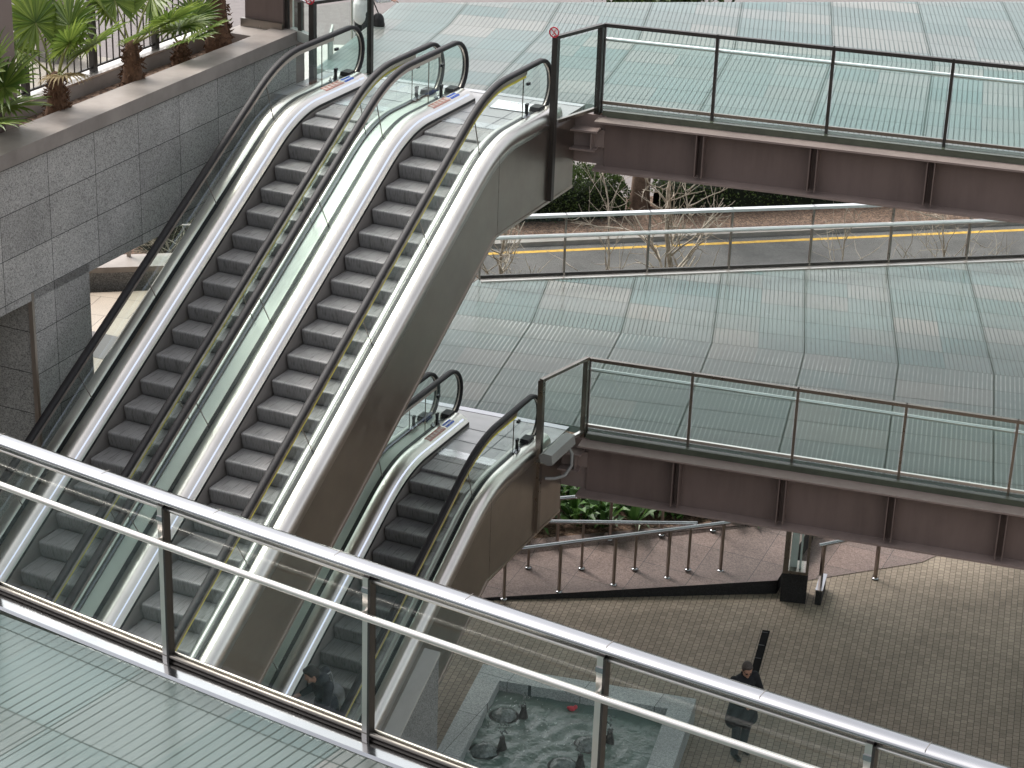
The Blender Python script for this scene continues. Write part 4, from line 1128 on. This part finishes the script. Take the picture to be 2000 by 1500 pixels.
palm('young fan palm in the middle of the planter, broad fronds over the coping',(-17.02,24.35,zs),.74,.14,8,
     [(75,64,.80,.68,0),(12,40,.70,.66,0),(160,62,.70,.6,0),(330,34,.60,.58,0),(40,24,.68,.58,0),(220,60,.60,.5,0)])
palm('small fan palm with drooping frond between the middle and the far palm',(-17.22,25.9,zs),.40,.11,13,
     [(330,25,.38,.50,0),(20,35,.40,.48,0),(80,55,.45,.5,0),(190,50,.45,.46,0)])
palm('fan palm with thick reddish shaggy trunk and a dry yellow frond',(-17.25,27.0,zs),.95,.165,17,
     [(200,25,.62,.60,1),(240,45,.55,.56,0),(90,60,.6,.6,0),(10,60,.5,.5,0),(150,65,.6,.6,0)])
palm('fan palm mostly outside the left edge, fronds hanging over the coping',(-16.98,20.55,zs),.5,.15,23,
     [(40,48,.70,.72,0),(75,14,.62,.66,0),(60,66,.75,.7,0),(345,18,.5,.6,0),(110,45,.6,.62,0)])
# background street furniture beyond the fence
t=thing('light_mast','pale square stone mast beyond the bar fence','mast',(-20.6,30.6,10.25))
mb=MB(); mb.prism([(-20.9,27.2),(-20.5,27.2),(-20.5,27.6),(-20.9,27.6)],'z',10.9,14.5); abs_parent(mb,'shaft',M['coping'],t)
mb=MB(); mb.prism([(-20.98,27.12),(-20.42,27.12),(-20.42,27.68),(-20.98,27.68)],'z',10.9,11.05); abs_parent(mb,'foot',M['kerbstone'],t)
t=thing('stone_bench','long pale curved stone seat on the bright plaza beyond the fence','bench',(-24,24,10.9))
mb=MB()
arc=[(-23.5-5*math.cos(a),22.5+9*math.sin(a)) for a in [R_(-50+100*k/14) for k in range(15)]]
for (x0,y0),(x1,y1) in zip(arc,arc[1:]): mb.beam((x0,y0,11.1),(x1,y1,11.1),.8,.4,ext=.02)
abs_parent(mb,'seat',M['sidewalk'],t)
# ------------------------------------------------------------------ ramp, railings and planting on the plaza
t=thing('granite_ramp','red granite ramp with dark side rising from the plaza under the lower footbridge','ramp',(-13.8,32.4,0))
A=(-15.6,31.6,.02);Bp=(-9.82,35.08,.30);C=(-9.83,35.40,.30);D=(-16.5,32.46,.12)
mb=MB(); mb.add([A,Bp,C,D],[(0,1,2,3)]); mb.add([(-9.82,35.5,.012),(-7.6,37.75,.012),(-6.6,40.0,.012),(-9.9,40.0,.012)],[(0,1,2,3)]); abs_parent(mb,'ramp_surface',M['redgranite'],t)
mb=MB(); E=(-9.85,37.55,.52);G=(-16.4,32.7,.30)
mb.add([(D[0],D[1],D[2]),(C[0],C[1],C[2]),E,G],[(0,1,2,3)]); abs_parent(mb,'upper_slope',M['redgranite'],t)
mb=MB(); mb.add([(-15.6,31.6,0),(-9.82,35.08,0),(-9.82,35.08,.299),(-15.6,31.6,.019)],[(0,1,2,3)]); mb.add([(-9.82,35.08,0),(-9.85,37.55,0),(-9.85,37.55,.519),(-9.82,35.08,.299)],[(0,1,2,3)]); abs_parent(mb,'dark_side',M['blackgranite'],t)
mb=MB(); mb.slab([(-16.42,32.72,.31),(-9.87,37.57,.53),(-9.97,37.72,.55),(-16.52,32.87,.33)],.5); abs_parent(mb,'back_kerb',M['redgranite'],t)
def ramp_rail(label,P,h,r=.042,over=.12):
    t=thing('ramp_railing',label,'railing',P[0],'tubular railings along the granite ramp')
    V=[Vector(p) for p in P]; d=(V[-1]-V[0]).normalized()
    mb=MB(); pts=[V[0]-d*over]+V+[V[-1]+d*over]; mb.tube([p+Vector((0,0,h)) for p in pts],r,10); abs_parent(mb,'handrail',M['polish'],t)
    for p in V:
        mb=MB(); mb.beam(p,p+Vector((0,0,h-.02)),.075,.05,up=(d.x,d.y,0)); q=abs_parent(mb,'post',M['rampost'],t)
        mb=MB(); mb.lathe([(.07,0),(.07,.012),(.03,.02)],tuple(p+Vector((0,0,.001))),10); sub(mb,'base_plate',M['polish'],q,t)
    return t
f=lambda k:(-14.40+.857*k,32.225+.690*k,.075+.0475*k)
M['rampost']=m_metal('bronze grey post',(.30,.25,.22),.35,.1)
ramp_rail('front tubular handrail on square posts along the red granite ramp',[f(k) for k in range(0,5)],1.05)
M['rampost']=m_metal('bronze grey post',(.30,.25,.22),.35,.1)
g=lambda k:(-14.42+.96*k,33.40+.425*k,.20+.03*k)
ramp_rail('second tubular handrail across the middle of the red granite ramp',[g(k) for k in range(-1,4)],1.02)
hh_=lambda k:(-14.20+.87*k,34.30+.64*k,.36+.03*k)
ramp_rail('rear tubular handrail in front of the broad-leaved plants',[hh_(k) for k in range(-1,4)],1.02)
ramp_rail('single short handrail piece to the right of the black pillar',[(-9.10,35.62,.0),(-8.25,36.6,.02)],1.02)
# black pillar with lantern window
t=thing('lantern_pillar','square black stone pillar with a framed glass lantern under the lower footbridge','pillar',(-9.48,35.2,0))
cx,cy=-9.49,35.13
ex=Vector((.965,.26,0)); ey=Vector((-.26,.965,0))
def pb(mb,u0,u1,v0,v1,z0,z1):
    obox(mb,lambda s,tt,z:tuple(Vector((cx,cy,0))+ex*s+ey*tt+Vector((0,0,z))),u0,u1,v0,v1,z0,z1)
mb=MB(); pb(mb,-.25,.25,-.25,.25,0,.62); abs_parent(mb,'base',M['blackgranite'],t)
mb=MB()
for (u,v) in ((-1,-1),(1,-1),(1,1),(-1,1)): pb(mb,u*.245-.05*(u>0)*1 if u>0 else -.245,u*.245 if u>0 else -.145,v*.245-.1 if v>0 else -.245,v*.245 if v>0 else -.145,.62,2.1)
pb(mb,-.245,.245,-.245,.245,2.1,2.25); pb(mb,-.24,.24,-.24,.24,.622,.68); abs_parent(mb,'frame',M['steeldark'],t)
mb=MB(); pb(mb,-.15,.15,-.238,-.226,.68,2.1); pb(mb,.226,.238,-.15,.15,.68,2.1); abs_parent(mb,'glass_pane',M['glass'],t)
mb=MB(); pb(mb,-.12,.02,-.05,.05,.68,2.0); pb(mb,.06,.1,-.1,.1,.68,1.9); abs_parent(mb,'lamp_tube',M['white'],t)
t=thing('low_barrier','low black block with a steel cap beside the black pillar','barrier',(-9.0,35.4,0))
mb=MB(); mb.prism([(-9.14,35.72),(-9.02,35.02),(-8.90,35.04),(-9.02,35.74)],'z',0,.30); abs_parent(mb,'body',M['blackgranite'],t)
mb=MB(); mb.prism([(-9.15,35.73),(-9.03,35.01),(-8.89,35.03),(-9.01,35.75)],'z',.302,.33); abs_parent(mb,'steel_cap',M['polish'],t)
# slot drain
t=thing('slot_drain','narrow black slot drain in the block paving near the man in black','drain',(-9.5,33.6,0))
mb=MB(); mb.slab([(-9.60,33.58,.008),(-9.15,31.25,.008),(-9.01,31.28,.008),(-9.46,33.62,.008)],.02); abs_parent(mb,'channel',M['drainblack'],t)
mb=MB()
for k in range(5):
    s=k/4.8; mb.beam((-9.585+.45*s,33.5-2.33*s,.010),(-9.475+.45*s,33.52-2.33*s,.010),.02,.004)
abs_parent(mb,'joints',M['black'],t)
# broad leaved plants behind the ramp
mb=MB(); mb.slab([(-19,33.2,.30),(-16.5,33.0,.30),(-9.97,37.75,.50),(-9.97,40.3,.50),(-19,40.3,.30)],.4); struct(mb,'ramp_planting_bed',M['soil'])
def leafy(label,base,n,hgt,seed,root=None):
    rnd=random.Random(seed); t=thing('leafy_plant',label,'plant',base,'broad-leaved plants behind the ramp'); B=Vector(base); mb=MB()
    for k in range(n):
        a=rnd.uniform(0,2*PI); e=rnd.uniform(.35,1.35); L=hgt*rnd.uniform(.75,1.2); w=L*rnd.uniform(.13,.2)
        d=Vector((math.cos(a)*math.cos(e),math.sin(a)*math.cos(e),math.sin(e))); x=d.cross(Vector((0,0,1))).normalized(); nn=x.cross(d)
        b=B+Vector((math.cos(a),math.sin(a),0))*rnd.uniform(0,.12)
        P=[b,b+d*L*.35,b+d*L*.7-Vector((0,0,.05*L)),b+d*L-Vector((0,0,.28*L))]
        W=[w*.25,w*.9,w,0.01]
        vs=[]
        for p,ww in zip(P,W): vs+=[p+x*ww*.5+nn*ww*.22,p,p-x*ww*.5+nn*ww*.22]
        mb.add(vs,[(i*3+j,i*3+j+1,i*3+j+4,i*3+j+3) for i in range(3) for j in range(2)])
    abs_parent(mb,'leaves',M['plantleaf'],t)
    mb=MB()
    for k in range(5):
        a=rnd.uniform(0,2*PI); mb.tube([B,B+Vector((math.cos(a)*.06,math.sin(a)*.06,hgt*.4))],.012,5)
    abs_parent(mb,'stems',M['petiole'],t); return t
rnd=random.Random(77); k=0
for r in range(4):
    for q in range(12):
        x=-16.4+.56*q+rnd.uniform(-.15,.15)+.25*r; y=33.28+.735*(x+16.6)+.50*r+rnd.uniform(-.12,.12)
        leafy('broad-leaved green plant packed in the bed behind the red granite ramp',(x,y,.44),rnd.randint(16,24),rnd.uniform(.62,.95),100+k); k+=1
t=thing('dark_post','dark square post standing among the broad-leaved plants','post',(-14.1,36.6,.4))
mb=MB(); mb.box((-14.22,36.5,.4),(-13.98,36.74,2.2)); abs_parent(mb,'shaft',M['darkpost'],t)
# ------------------------------------------------------------------ fountain
ux=Vector((-.9838,-.1793,0)); uy=Vector((.1793,-.9838,0)); o0=Vector((-9.64,29.97,0))
fq=lambda s,tt,z: tuple(o0+ux*s+uy*tt+Vector((0,0,z)))
Wf,Hf=3.86,5.2
t=thing('fountain_basin','square pale granite fountain basin on the plaza','fountain',(-11.5,27.5,0))
mb=MB()
obox(mb,fq,0,Wf,0,.46,0,.45); obox(mb,fq,0,Wf,Hf-.46,Hf,0,.45); obox(mb,fq,0,.42,.461,Hf-.461,0,.448); obox(mb,fq,Wf-.42,Wf,.461,Hf-.461,0,.448)
mb.v=[(x,y,z) for x,y,z in mb.v]
abs_parent(mb,'rim',M['basin'],t)
mb=MB(); obox(mb,fq,.42,Wf-.42,.46,Hf-.46,-.02,.03); abs_parent(mb,'floor',M['basinfloor'] if 'basinfloor' in M else M['graniteplain'],t)
def water_mat():
    m,nt,out=newmat('fountain water'); v=coords(nt,(1,1,1))
    w=nt.nodes.new('ShaderNodeTexNoise'); w.inputs['Scale'].default_value=5.5; w.inputs['Detail'].default_value=5; w.inputs['Distortion'].default_value=.6; nt.links.new(v,w.inputs['Vector'])
    n2=noise(nt,v,16,3)
    h=math_(nt,'ADD',w.outputs[0],math_(nt,'MULTIPLY',n2.outputs[0],.35))
    nf=noise(nt,coords(nt,(22,9,9)),1,3); nm=noise(nt,coords(nt,(.9,.9,.9)),1,2)
    foam=math_(nt,'MULTIPLY',ramp(nt,nf.outputs[0],[(.63,0),(.69,1)]).outputs[0],ramp(nt,nm.outputs[0],[(.42,0),(.58,.9)]).outputs[0])  # foam flecks and white glints, both painted into the water colour
    c=mixc(nt,foam,(.085,.125,.108),(.55,.60,.58))
    principled(nt,out,c,.09,0,.6,bump(nt,h,.55,.05)); return m
M['water']=water_mat()
mb=MB(); nx,ny=40,52; Vs=[]
rnd=random.Random(4)
jets=[(-12.51,28.19),(-12.34,27.03),(-10.85,28.03),(-10.98,27.24)]
for i in range(nx+1):
    for j in range(ny+1):
        s=.42+(Wf-.84)*i/nx; tt=.46+(Hf-.92)*j/ny; q=fq(s,tt,0); z=.25
        for (jx,jy) in jets:
            r=math.hypot(q[0]-jx,q[1]-jy); z+=.028*math.cos(r*19)*math.exp(-r*1.4)
        z+=rnd.uniform(-.006,.006); Vs.append((q[0],q[1],z))
mb.add(Vs,[(i*(ny+1)+j,i*(ny+1)+j+1,(i+1)*(ny+1)+j+1,(i+1)*(ny+1)+j) for i in range(nx) for j in range(ny)],True)
o=mb.build('water',M['water']); o['kind']='structure'
lab=['bubbling fountain jet nearest the back left corner of the basin','bubbling fountain jet nearest the stone flank wall','bubbling fountain jet at the right, partly behind a rail post','bubbling fountain jet at the bottom edge of the picture']
nz=[(-12.19,28.29),(-12.10,27.23),(-10.57,28.27),(-10.72,27.35)]
M['foam']=m_paint('foaming water',(.13,.155,.148),.12,.6,18,.8,.6)
for (jx,jy),(ax,ay),l in zip(jets,nz,lab):
    t=thing('fountain_jet',l,'fountain jet',(jx,jy,.03),'bubbling jets in the basin')
    mb=MB(); mb.lathe([(.26,0),(.265,.17),(.275,.205),(.265,.224),(.225,.222),(.21,.19)],(jx,jy,.03),22); abs_parent(mb,'bowl',M['blackgranite'],t)
    mb=MB(); rnd=random.Random(int(jx*100))
    prof=[(.225,.225),(.20,.27),(.14,.31),(.07,.335),(.01,.34)]
    vs=[];n=18
    for (r,z) in prof:
        for k in range(n):
            a=2*PI*k/n; q=1+rnd.uniform(-.12,.12); vs.append((jx+r*q*math.cos(a),jy+r*q*math.sin(a),.03+z+rnd.uniform(-.02,.02)))
    mb.add(vs,[(i*n+k,i*n+(k+1)%n,(i+1)*n+(k+1)%n,(i+1)*n+k) for i in range(len(prof)-1) for k in range(n)],True)
    abs_parent(mb,'bubbling_water',M['foam'],t)
    mb=MB(); mb.lathe([(.10,.0),(.085,.25),(.05,.38),(.045,.46)],(ax,ay,.03),10); abs_parent(mb,'nozzle',M['blackgranite'],t)
    mb=MB()
    for k in range(26):
        a=rnd.uniform(0,2*PI); r=rnd.uniform(0,.10); mb.ball((ax+r*math.cos(a),ay+r*math.sin(a),.53+rnd.uniform(-.04,.22)),rnd.uniform(.008,.022),6,4)
    abs_parent(mb,'spray_drops',M['foam'],t)
t=thing('red_float','small red lump floating on the fountain water','float',(-11.55,28.92,.25))
mb=MB(); mb.ball((-11.55,28.92,.27),(.07,.055,.05),10,7); mb.ball((-11.50,28.97,.29),(.04,.04,.04),8,6); mb.ball((-11.60,28.90,.285),(.035,.03,.03),8,6); abs_parent(mb,'body',M['red'],t)
# ------------------------------------------------------------------ people
def cap(mb,p,q,r0,r1,n=12):
    p=Vector(p);q=Vector(q)
    mb.tube([p,p.lerp(q,.5),q],[r0,(r0+r1)/2,r1],n); mb.ball(p,r0,12,8); mb.ball(q,r1,12,8)
def chain(mb,P,Rr):
    for a,b,r0,r1 in zip(P,P[1:],Rr,Rr[1:]): cap(mb,a,b,r0,r1)
def fuse(mb,name,mat,parent,mtx,voxel=.012,it=4):
    me=mb.mesh(name+'_raw'); ob=bpy.data.objects.new(name+'_raw',me); COL.objects.link(ob)
    r=ob.modifiers.new('r','REMESH'); r.mode='VOXEL'; r.voxel_size=voxel
    s=ob.modifiers.new('s','SMOOTH'); s.iterations=it; s.factor=.5
    dg=bpy.context.evaluated_depsgraph_get(); nm=bpy.data.meshes.new_from_object(ob.evaluated_get(dg),depsgraph=dg)
    bpy.data.objects.remove(ob); bpy.data.meshes.remove(me); nm.name=name
    nm.transform(mtx); nm.materials.clear(); nm.materials.append(mat)
    for p in nm.polygons: p.use_smooth=True
    return link(name,nm,parent)
def head_parts(c,yaw,pitch,scale=1.0):
    """matrix for a head whose face looks along local +Y"""
    return Matrix.Translation(c)@Matrix.Rotation(yaw,4,'Z')@Matrix.Rotation(-pitch,4,'X')@Matrix.Scale(scale,4)
def add_head(mb,Mh):
    def B(c,r): 
        m=Mh.to_3x3(); mb.ball(Mh@Vector(c),r,16,12,m)
    B((0,0,.02),(.075,.095,.105)); B((0,.03,-.055),(.058,.066,.06)); B((0,.085,-.085),(.026,.024,.022))
    B((0,.098,-.012),(.013,.02,.024)); B((0,.105,-.026),(.017,.016,.012)); B((0,.09,-.058),(.026,.014,.008)); B((0,.088,-.068),(.022,.013,.007))
    for s in (-1,1): B((s*.078,-.005,-.012),(.011,.02,.032)); B((s*.03,.084,.022),(.022,.012,.008)); B((s*.045,.07,-.03),(.02,.018,.018))
def add_hair(mb,Mh,longer=0):
    m=Mh.to_3x3()
    def B(c,r): mb.ball(Mh@Vector(c),r,16,12,m)
    B((0,-.018,.045),(.084,.098,.094)); B((0,-.05,-.01),(.076,.068,.085)); B((0,.045,.10),(.055,.04,.03))
    for s in (-1,1): B((s*.07,-.005,.03),(.018,.045,.05))
def hand(mb,w,d,palmn,r=1.0,curl=.6):
    """w wrist, d direction of the hand, palmn palm normal"""
    d=Vector(d).normalized(); nn=Vector(palmn); nn=(nn-d*nn.dot(d)).normalized(); x=d.cross(nn); w=Vector(w)
    for k in range(4): cap(mb,w+d*.015+x*(-.026+.0175*k),w+d*.085+x*(-.030+.020*k),.014,.012,8)
    for k,L in enumerate((.066,.076,.070,.054)):
        b=w+d*.088+x*(-.031+.0205*k); m1=b+(d*math.cos(curl*.6)+nn*math.sin(curl*.6))*L*.5; m2=m1+(d*math.cos(curl*1.6)+nn*math.sin(curl*1.6))*L*.5
        cap(mb,b,m1,.0095,.009,8); cap(mb,m1,m2,.009,.0075,8)
    tb=w+d*.03-x*.03; t1=tb+(d*.6-x*.7+nn*.35).normalized()*.036; t2=t1+(d*.9-x*.2+nn*.35).normalized()*.032
    cap(mb,tb,t1,.0125,.0105,8); cap(mb,t1,t2,.0105,.0085,8)
def person(label,loc,heading,scale,J,clothes,hair,extra=None):
    """J: joint dictionary in metres, facing +Y, feet on z=0, x to the person's right"""
    t=thing('person',label,'person',loc,None)
    X=Matrix.Rotation(heading,4,'Z')@Matrix.Scale(scale,4)
    b=MB(); Mh=head_parts(Vector(J['head']),J.get('yaw',0),J.get('pitch',0)); add_head(b,Mh)
    cap(b,J['neck'],Vector(J['head'])+Vector((0,-.01,-.05)),.056,.052)
    b.ball(J['chest'],(.165,.105,.17)); b.ball(J['belly'],(.145,.10,.15)); b.ball(J['pelvis'],(.16,.11,.12))
    b.ball(Vector(J['chest'])+Vector((0,-.01,.12)),(.175,.085,.07))
    for s in ('r','l'):
        chain(b,[J['sh'+s],J['el'+s],J['wr'+s]],[.052,.042,.028]); 
        chain(b,[J['hip'+s],J['kn'+s],J['an'+s]],[.082,.056,.040]); cap(b,J['an'+s],Vector(J['an'+s])+Vector((0,.05,-.04)),.036,.03)
        hd=J['hd'+s]; hand(b,J['wr'+s],hd[0],hd[1])
    fuse(b,'body',M['skin'],t,X,.0105,3)
    hb=MB(); add_hair(hb,Mh); fuse(hb,'hair',M[hair],t,X,.012,3)
    c=MB()
    for s in ('r','l'):
        chain(c,[J['hip'+s],J['kn'+s],Vector(J['an'+s])+Vector((0,0,-.01))],[.100,.075,.064])
    c.ball(J['pelvis'],(.178,.125,.13)); fuse(c,'trousers',M[clothes[1]],t,X,.014,5)
    c=MB()
    c.ball(J['chest'],(.19,.13,.185)); c.ball(J['belly'],(.175,.125,.17)); c.ball(Vector(J['chest'])+Vector((0,-.012,.125)),(.20,.10,.08))
    cap(c,Vector(J['neck'])+Vector((0,-.01,.0)),Vector(J['neck'])+Vector((0,-.01,.04)),.072,.066)
    for s in ('r','l'):
        w=Vector(J['wr'+s]); e=Vector(J['el'+s]); chain(c,[J['sh'+s],e,w+(e-w).normalized()*.02],[.078,.062,.046])
    for (p,q,r0,r1) in clothes[2]: cap(c,p,q,r0,r1,16)
    fuse(c,'coat' if clothes[3] else 'top',M[clothes[0]],t,X,.014,5)
    for s in ('r','l'):
        c=MB(); a=Vector(J['an'+s]); tt=Vector(J.get('toe'+s,(0,.15,-.055)))
        cap(c,a+Vector((0,-.03,-.045)),a+tt*1.05+Vector((0,0,.0)),.047,.040); c.ball(a+Vector((0,-.02,-.03)),(.048,.06,.05)); fuse(c,'shoe',M['shoe'],t,X,.012,3)
    if extra: extra(t,X,Mh)
    return t
std=dict(neck=(0,.0,1.45),head=(0,.02,1.60),chest=(0,0,1.27),belly=(0,.01,1.08),pelvis=(0,0,.93),
 shr=(.19,-.01,1.39),shl=(-.19,-.01,1.39),elr=(.25,-.03,1.12),ell=(-.25,-.03,1.12),wrr=(.24,.10,.90),wrl=(-.24,.10,.90),
 hipr=(.09,0,.90),hipl=(-.09,0,.90),knr=(.10,.03,.50),knl=(-.10,.03,.50),anr=(.10,-.01,.095),anl=(-.10,-.01,.095),
 hdr=((0,.3,-1),(-1,0,0)),hdl=((0,.3,-1),(1,0,0)))
# man in black: hands joined at the waist, looking down
J=dict(std); J.update(head=(.01,.055,1.585),pitch=.42,yaw=-.25,elr=(.31,.0,1.13),ell=(-.31,.0,1.13),wrr=(.075,.20,1.00),wrl=(-.07,.19,.985),
   hdr=((-.9,.25,-.2),(0,-1,.0)),hdl=((.9,.3,.1),(0,-1,0)),knr=(.11,.05,.50),anr=(.12,.06,.095),knl=(-.10,.02,.5),anl=(-.11,-.05,.095))
def shades(t,X,Mh):
    c=MB(); m=Mh.to_3x3()
    for s in (-1,1): c.ball(Mh@Vector((s*.03,.092,.0)),(.024,.008,.017),10,6,m); c.tube([Mh@Vector((s*.05,.088,.004)),Mh@Vector((s*.08,.0,.006))],.003,5)
    c.tube([Mh@Vector((-.012,.1,.003)),Mh@Vector((.012,.1,.003))],.003,5)
    me=c.mesh('sunglasses'); me.transform(X); me.materials.append(M['black']); link('sunglasses',me,t)
person('man in a black coat with grey hair standing on the plaza, hands joined, looking down',(-8.62,29.36,0),R_(-128),1.07,J,
  ('coat','trouser',[((.0,0,1.0),(.0,0,.72),.19,.20),((-.10,.0,.95),(-.14,.02,.66),.13,.14),((.10,0,.95),(.15,.0,.66),.13,.14)],True),'hair',shades)
# rider on the lower escalator
J=dict(std); J.update(head=(-.02,.20,1.50),neck=(-.01,.12,1.39),pitch=.5,yaw=.15,chest=(0,.05,1.25),elr=(.28,.10,1.13),wrr=(.20,.32,1.06),hdr=((-.2,1,-.2),(0,0,-1)),
   ell=(-.27,.04,1.12),wrl=(-.17,.26,1.0),hdl=((.3,1,0),(1,0,0)))
def bagf(t,X,Mh):
    c=MB(); c.ball((.20,-.16,1.0),(.075,.13,.19)); c.ball((.20,-.16,.9),(.08,.14,.12)); fuse(c,'shoulder_bag',M['bag'],t,X,.014,4)
    c=MB(); c.tube([(.2,-.14,1.15),(.12,-.08,1.42),(.0,.08,1.40),(-.1,.12,1.25),(.1,.05,1.05),(.2,-.1,.98)],.014,6)
    me=c.mesh('bag_strap'); me.transform(X); me.materials.append(M['bag']); link('bag_strap',me,t)
person('dark dressed person with a grey shoulder bag riding the lower escalator, head bowed',(-12.50,21.97,L1+N0-.231*11+.001),R_(127),1.03,J,
  ('jacket','trouser',[((0,0,1.0),(0,0,.82),.175,.185)],False),'hairdark',bagf)
# person in white at the stair handrail (mostly beyond the frame)
J=dict(std); J.update(elr=(.33,.06,1.17),wrr=(.42,.26,1.16),hdr=((.5,.85,-.15),(0,0,-1)),ell=(-.27,.02,1.13),wrl=(-.2,.22,1.0),hdl=((0,1,0),(1,0,0)))
def bag2(t,X,Mh):
    c=MB(); c.ball((.30,.10,.80),(.12,.09,.14)); c.ball((.30,.10,.74),(.13,.10,.10)); fuse(c,'black_bag',M['shoe'],t,X,.014,4)
    c=MB(); c.tube([(.3,.1,.92),(.24,.0,1.2),(.17,-.01,1.47)],.012,6); me=c.mesh('bag_strap'); me.transform(X); me.materials.append(M['shoe']); link('bag_strap',me,t)
person('person in a white top with a black bag, hand on the stair handrail',(-17.42,31.95,10.255),R_(-20),1.04,J,('shirt','trouser',[((0,0,1.0),(0,0,.86),.17,.175)],False),'hairdark',bag2)
# ------------------------------------------------------------------ camera, light
Fpx=4063.17; yaw,pit,rol=-0.42000143,0.4044843,0.03659986
fw=Vector((math.sin(yaw)*math.cos(pit),math.cos(yaw)*math.cos(pit),-math.sin(pit))); rt=Vector((math.cos(yaw),-math.sin(yaw),0)); up=rt.cross(fw)
c_,s_=math.cos(rol),math.sin(rol); RR=rt*c_+up*s_; UU=up*c_-rt*s_
cam=bpy.data.cameras.new('camera'); cam.sensor_width=36; cam.lens=Fpx/2000*36; cam.clip_start=.5; cam.clip_end=2000
co=bpy.data.objects.new('camera',cam); COL.objects.link(co)
mw=Matrix.Identity(4)
for i in range(3): mw[i][0]=RR[i]; mw[i][1]=UU[i]; mw[i][2]=-fw[i]
mw[0][3],mw[1][3],mw[2][3]=0,0,19.7
co.matrix_world=mw; sc.camera=co
w=bpy.data.worlds.new('World'); sc.world=w; w.use_nodes=True; nt=w.node_tree
bg=nt.nodes['Background']; sky=nt.nodes.new('ShaderNodeTexSky'); sky.sky_type='NISHITA'; sky.sun_disc=False
SUN_AZ=R_(-70); SUN_EL=R_(52)      # azimuth measured from +Y towards +X
sky.sun_elevation=SUN_EL; sky.sun_rotation=SUN_AZ; sky.altitude=50; sky.air_density=1.0; sky.dust_density=5.0; sky.ozone_density=1.0
hs=nt.nodes.new('ShaderNodeHueSaturation'); hs.inputs['Saturation'].default_value=.22; nt.links.new(sky.outputs[0],hs.inputs['Color']); nt.links.new(hs.outputs[0],bg.inputs[0]); bg.inputs[1].default_value=.15
sun=bpy.data.lights.new('sun','SUN'); sun.energy=1.1; sun.angle=R_(16); sun.color=(1,.95,.88)
so=bpy.data.objects.new('sun',sun); COL.objects.link(so)
dv=Vector((math.sin(SUN_AZ)*math.cos(SUN_EL),math.cos(SUN_AZ)*math.cos(SUN_EL),math.sin(SUN_EL)))
so.rotation_euler=dv.to_track_quat('Z','Y').to_euler(); so.location=dv*60
vs_=sc.view_settings; vs_.view_transform='Standard'; vs_.look='None'; vs_.gamma=1; vs_.use_curve_mapping=False; vs_.exposure=1.0
sc.cycles.max_bounces=10; sc.cycles.transparent_max_bounces=24; sc.cycles.diffuse_bounces=4; sc.cycles.glossy_bounces=4
sc.cycles.use_denoising=True; sc.cycles.caustics_reflective=False; sc.cycles.caustics_refractive=False; sc.cycles.sample_clamp_indirect=4
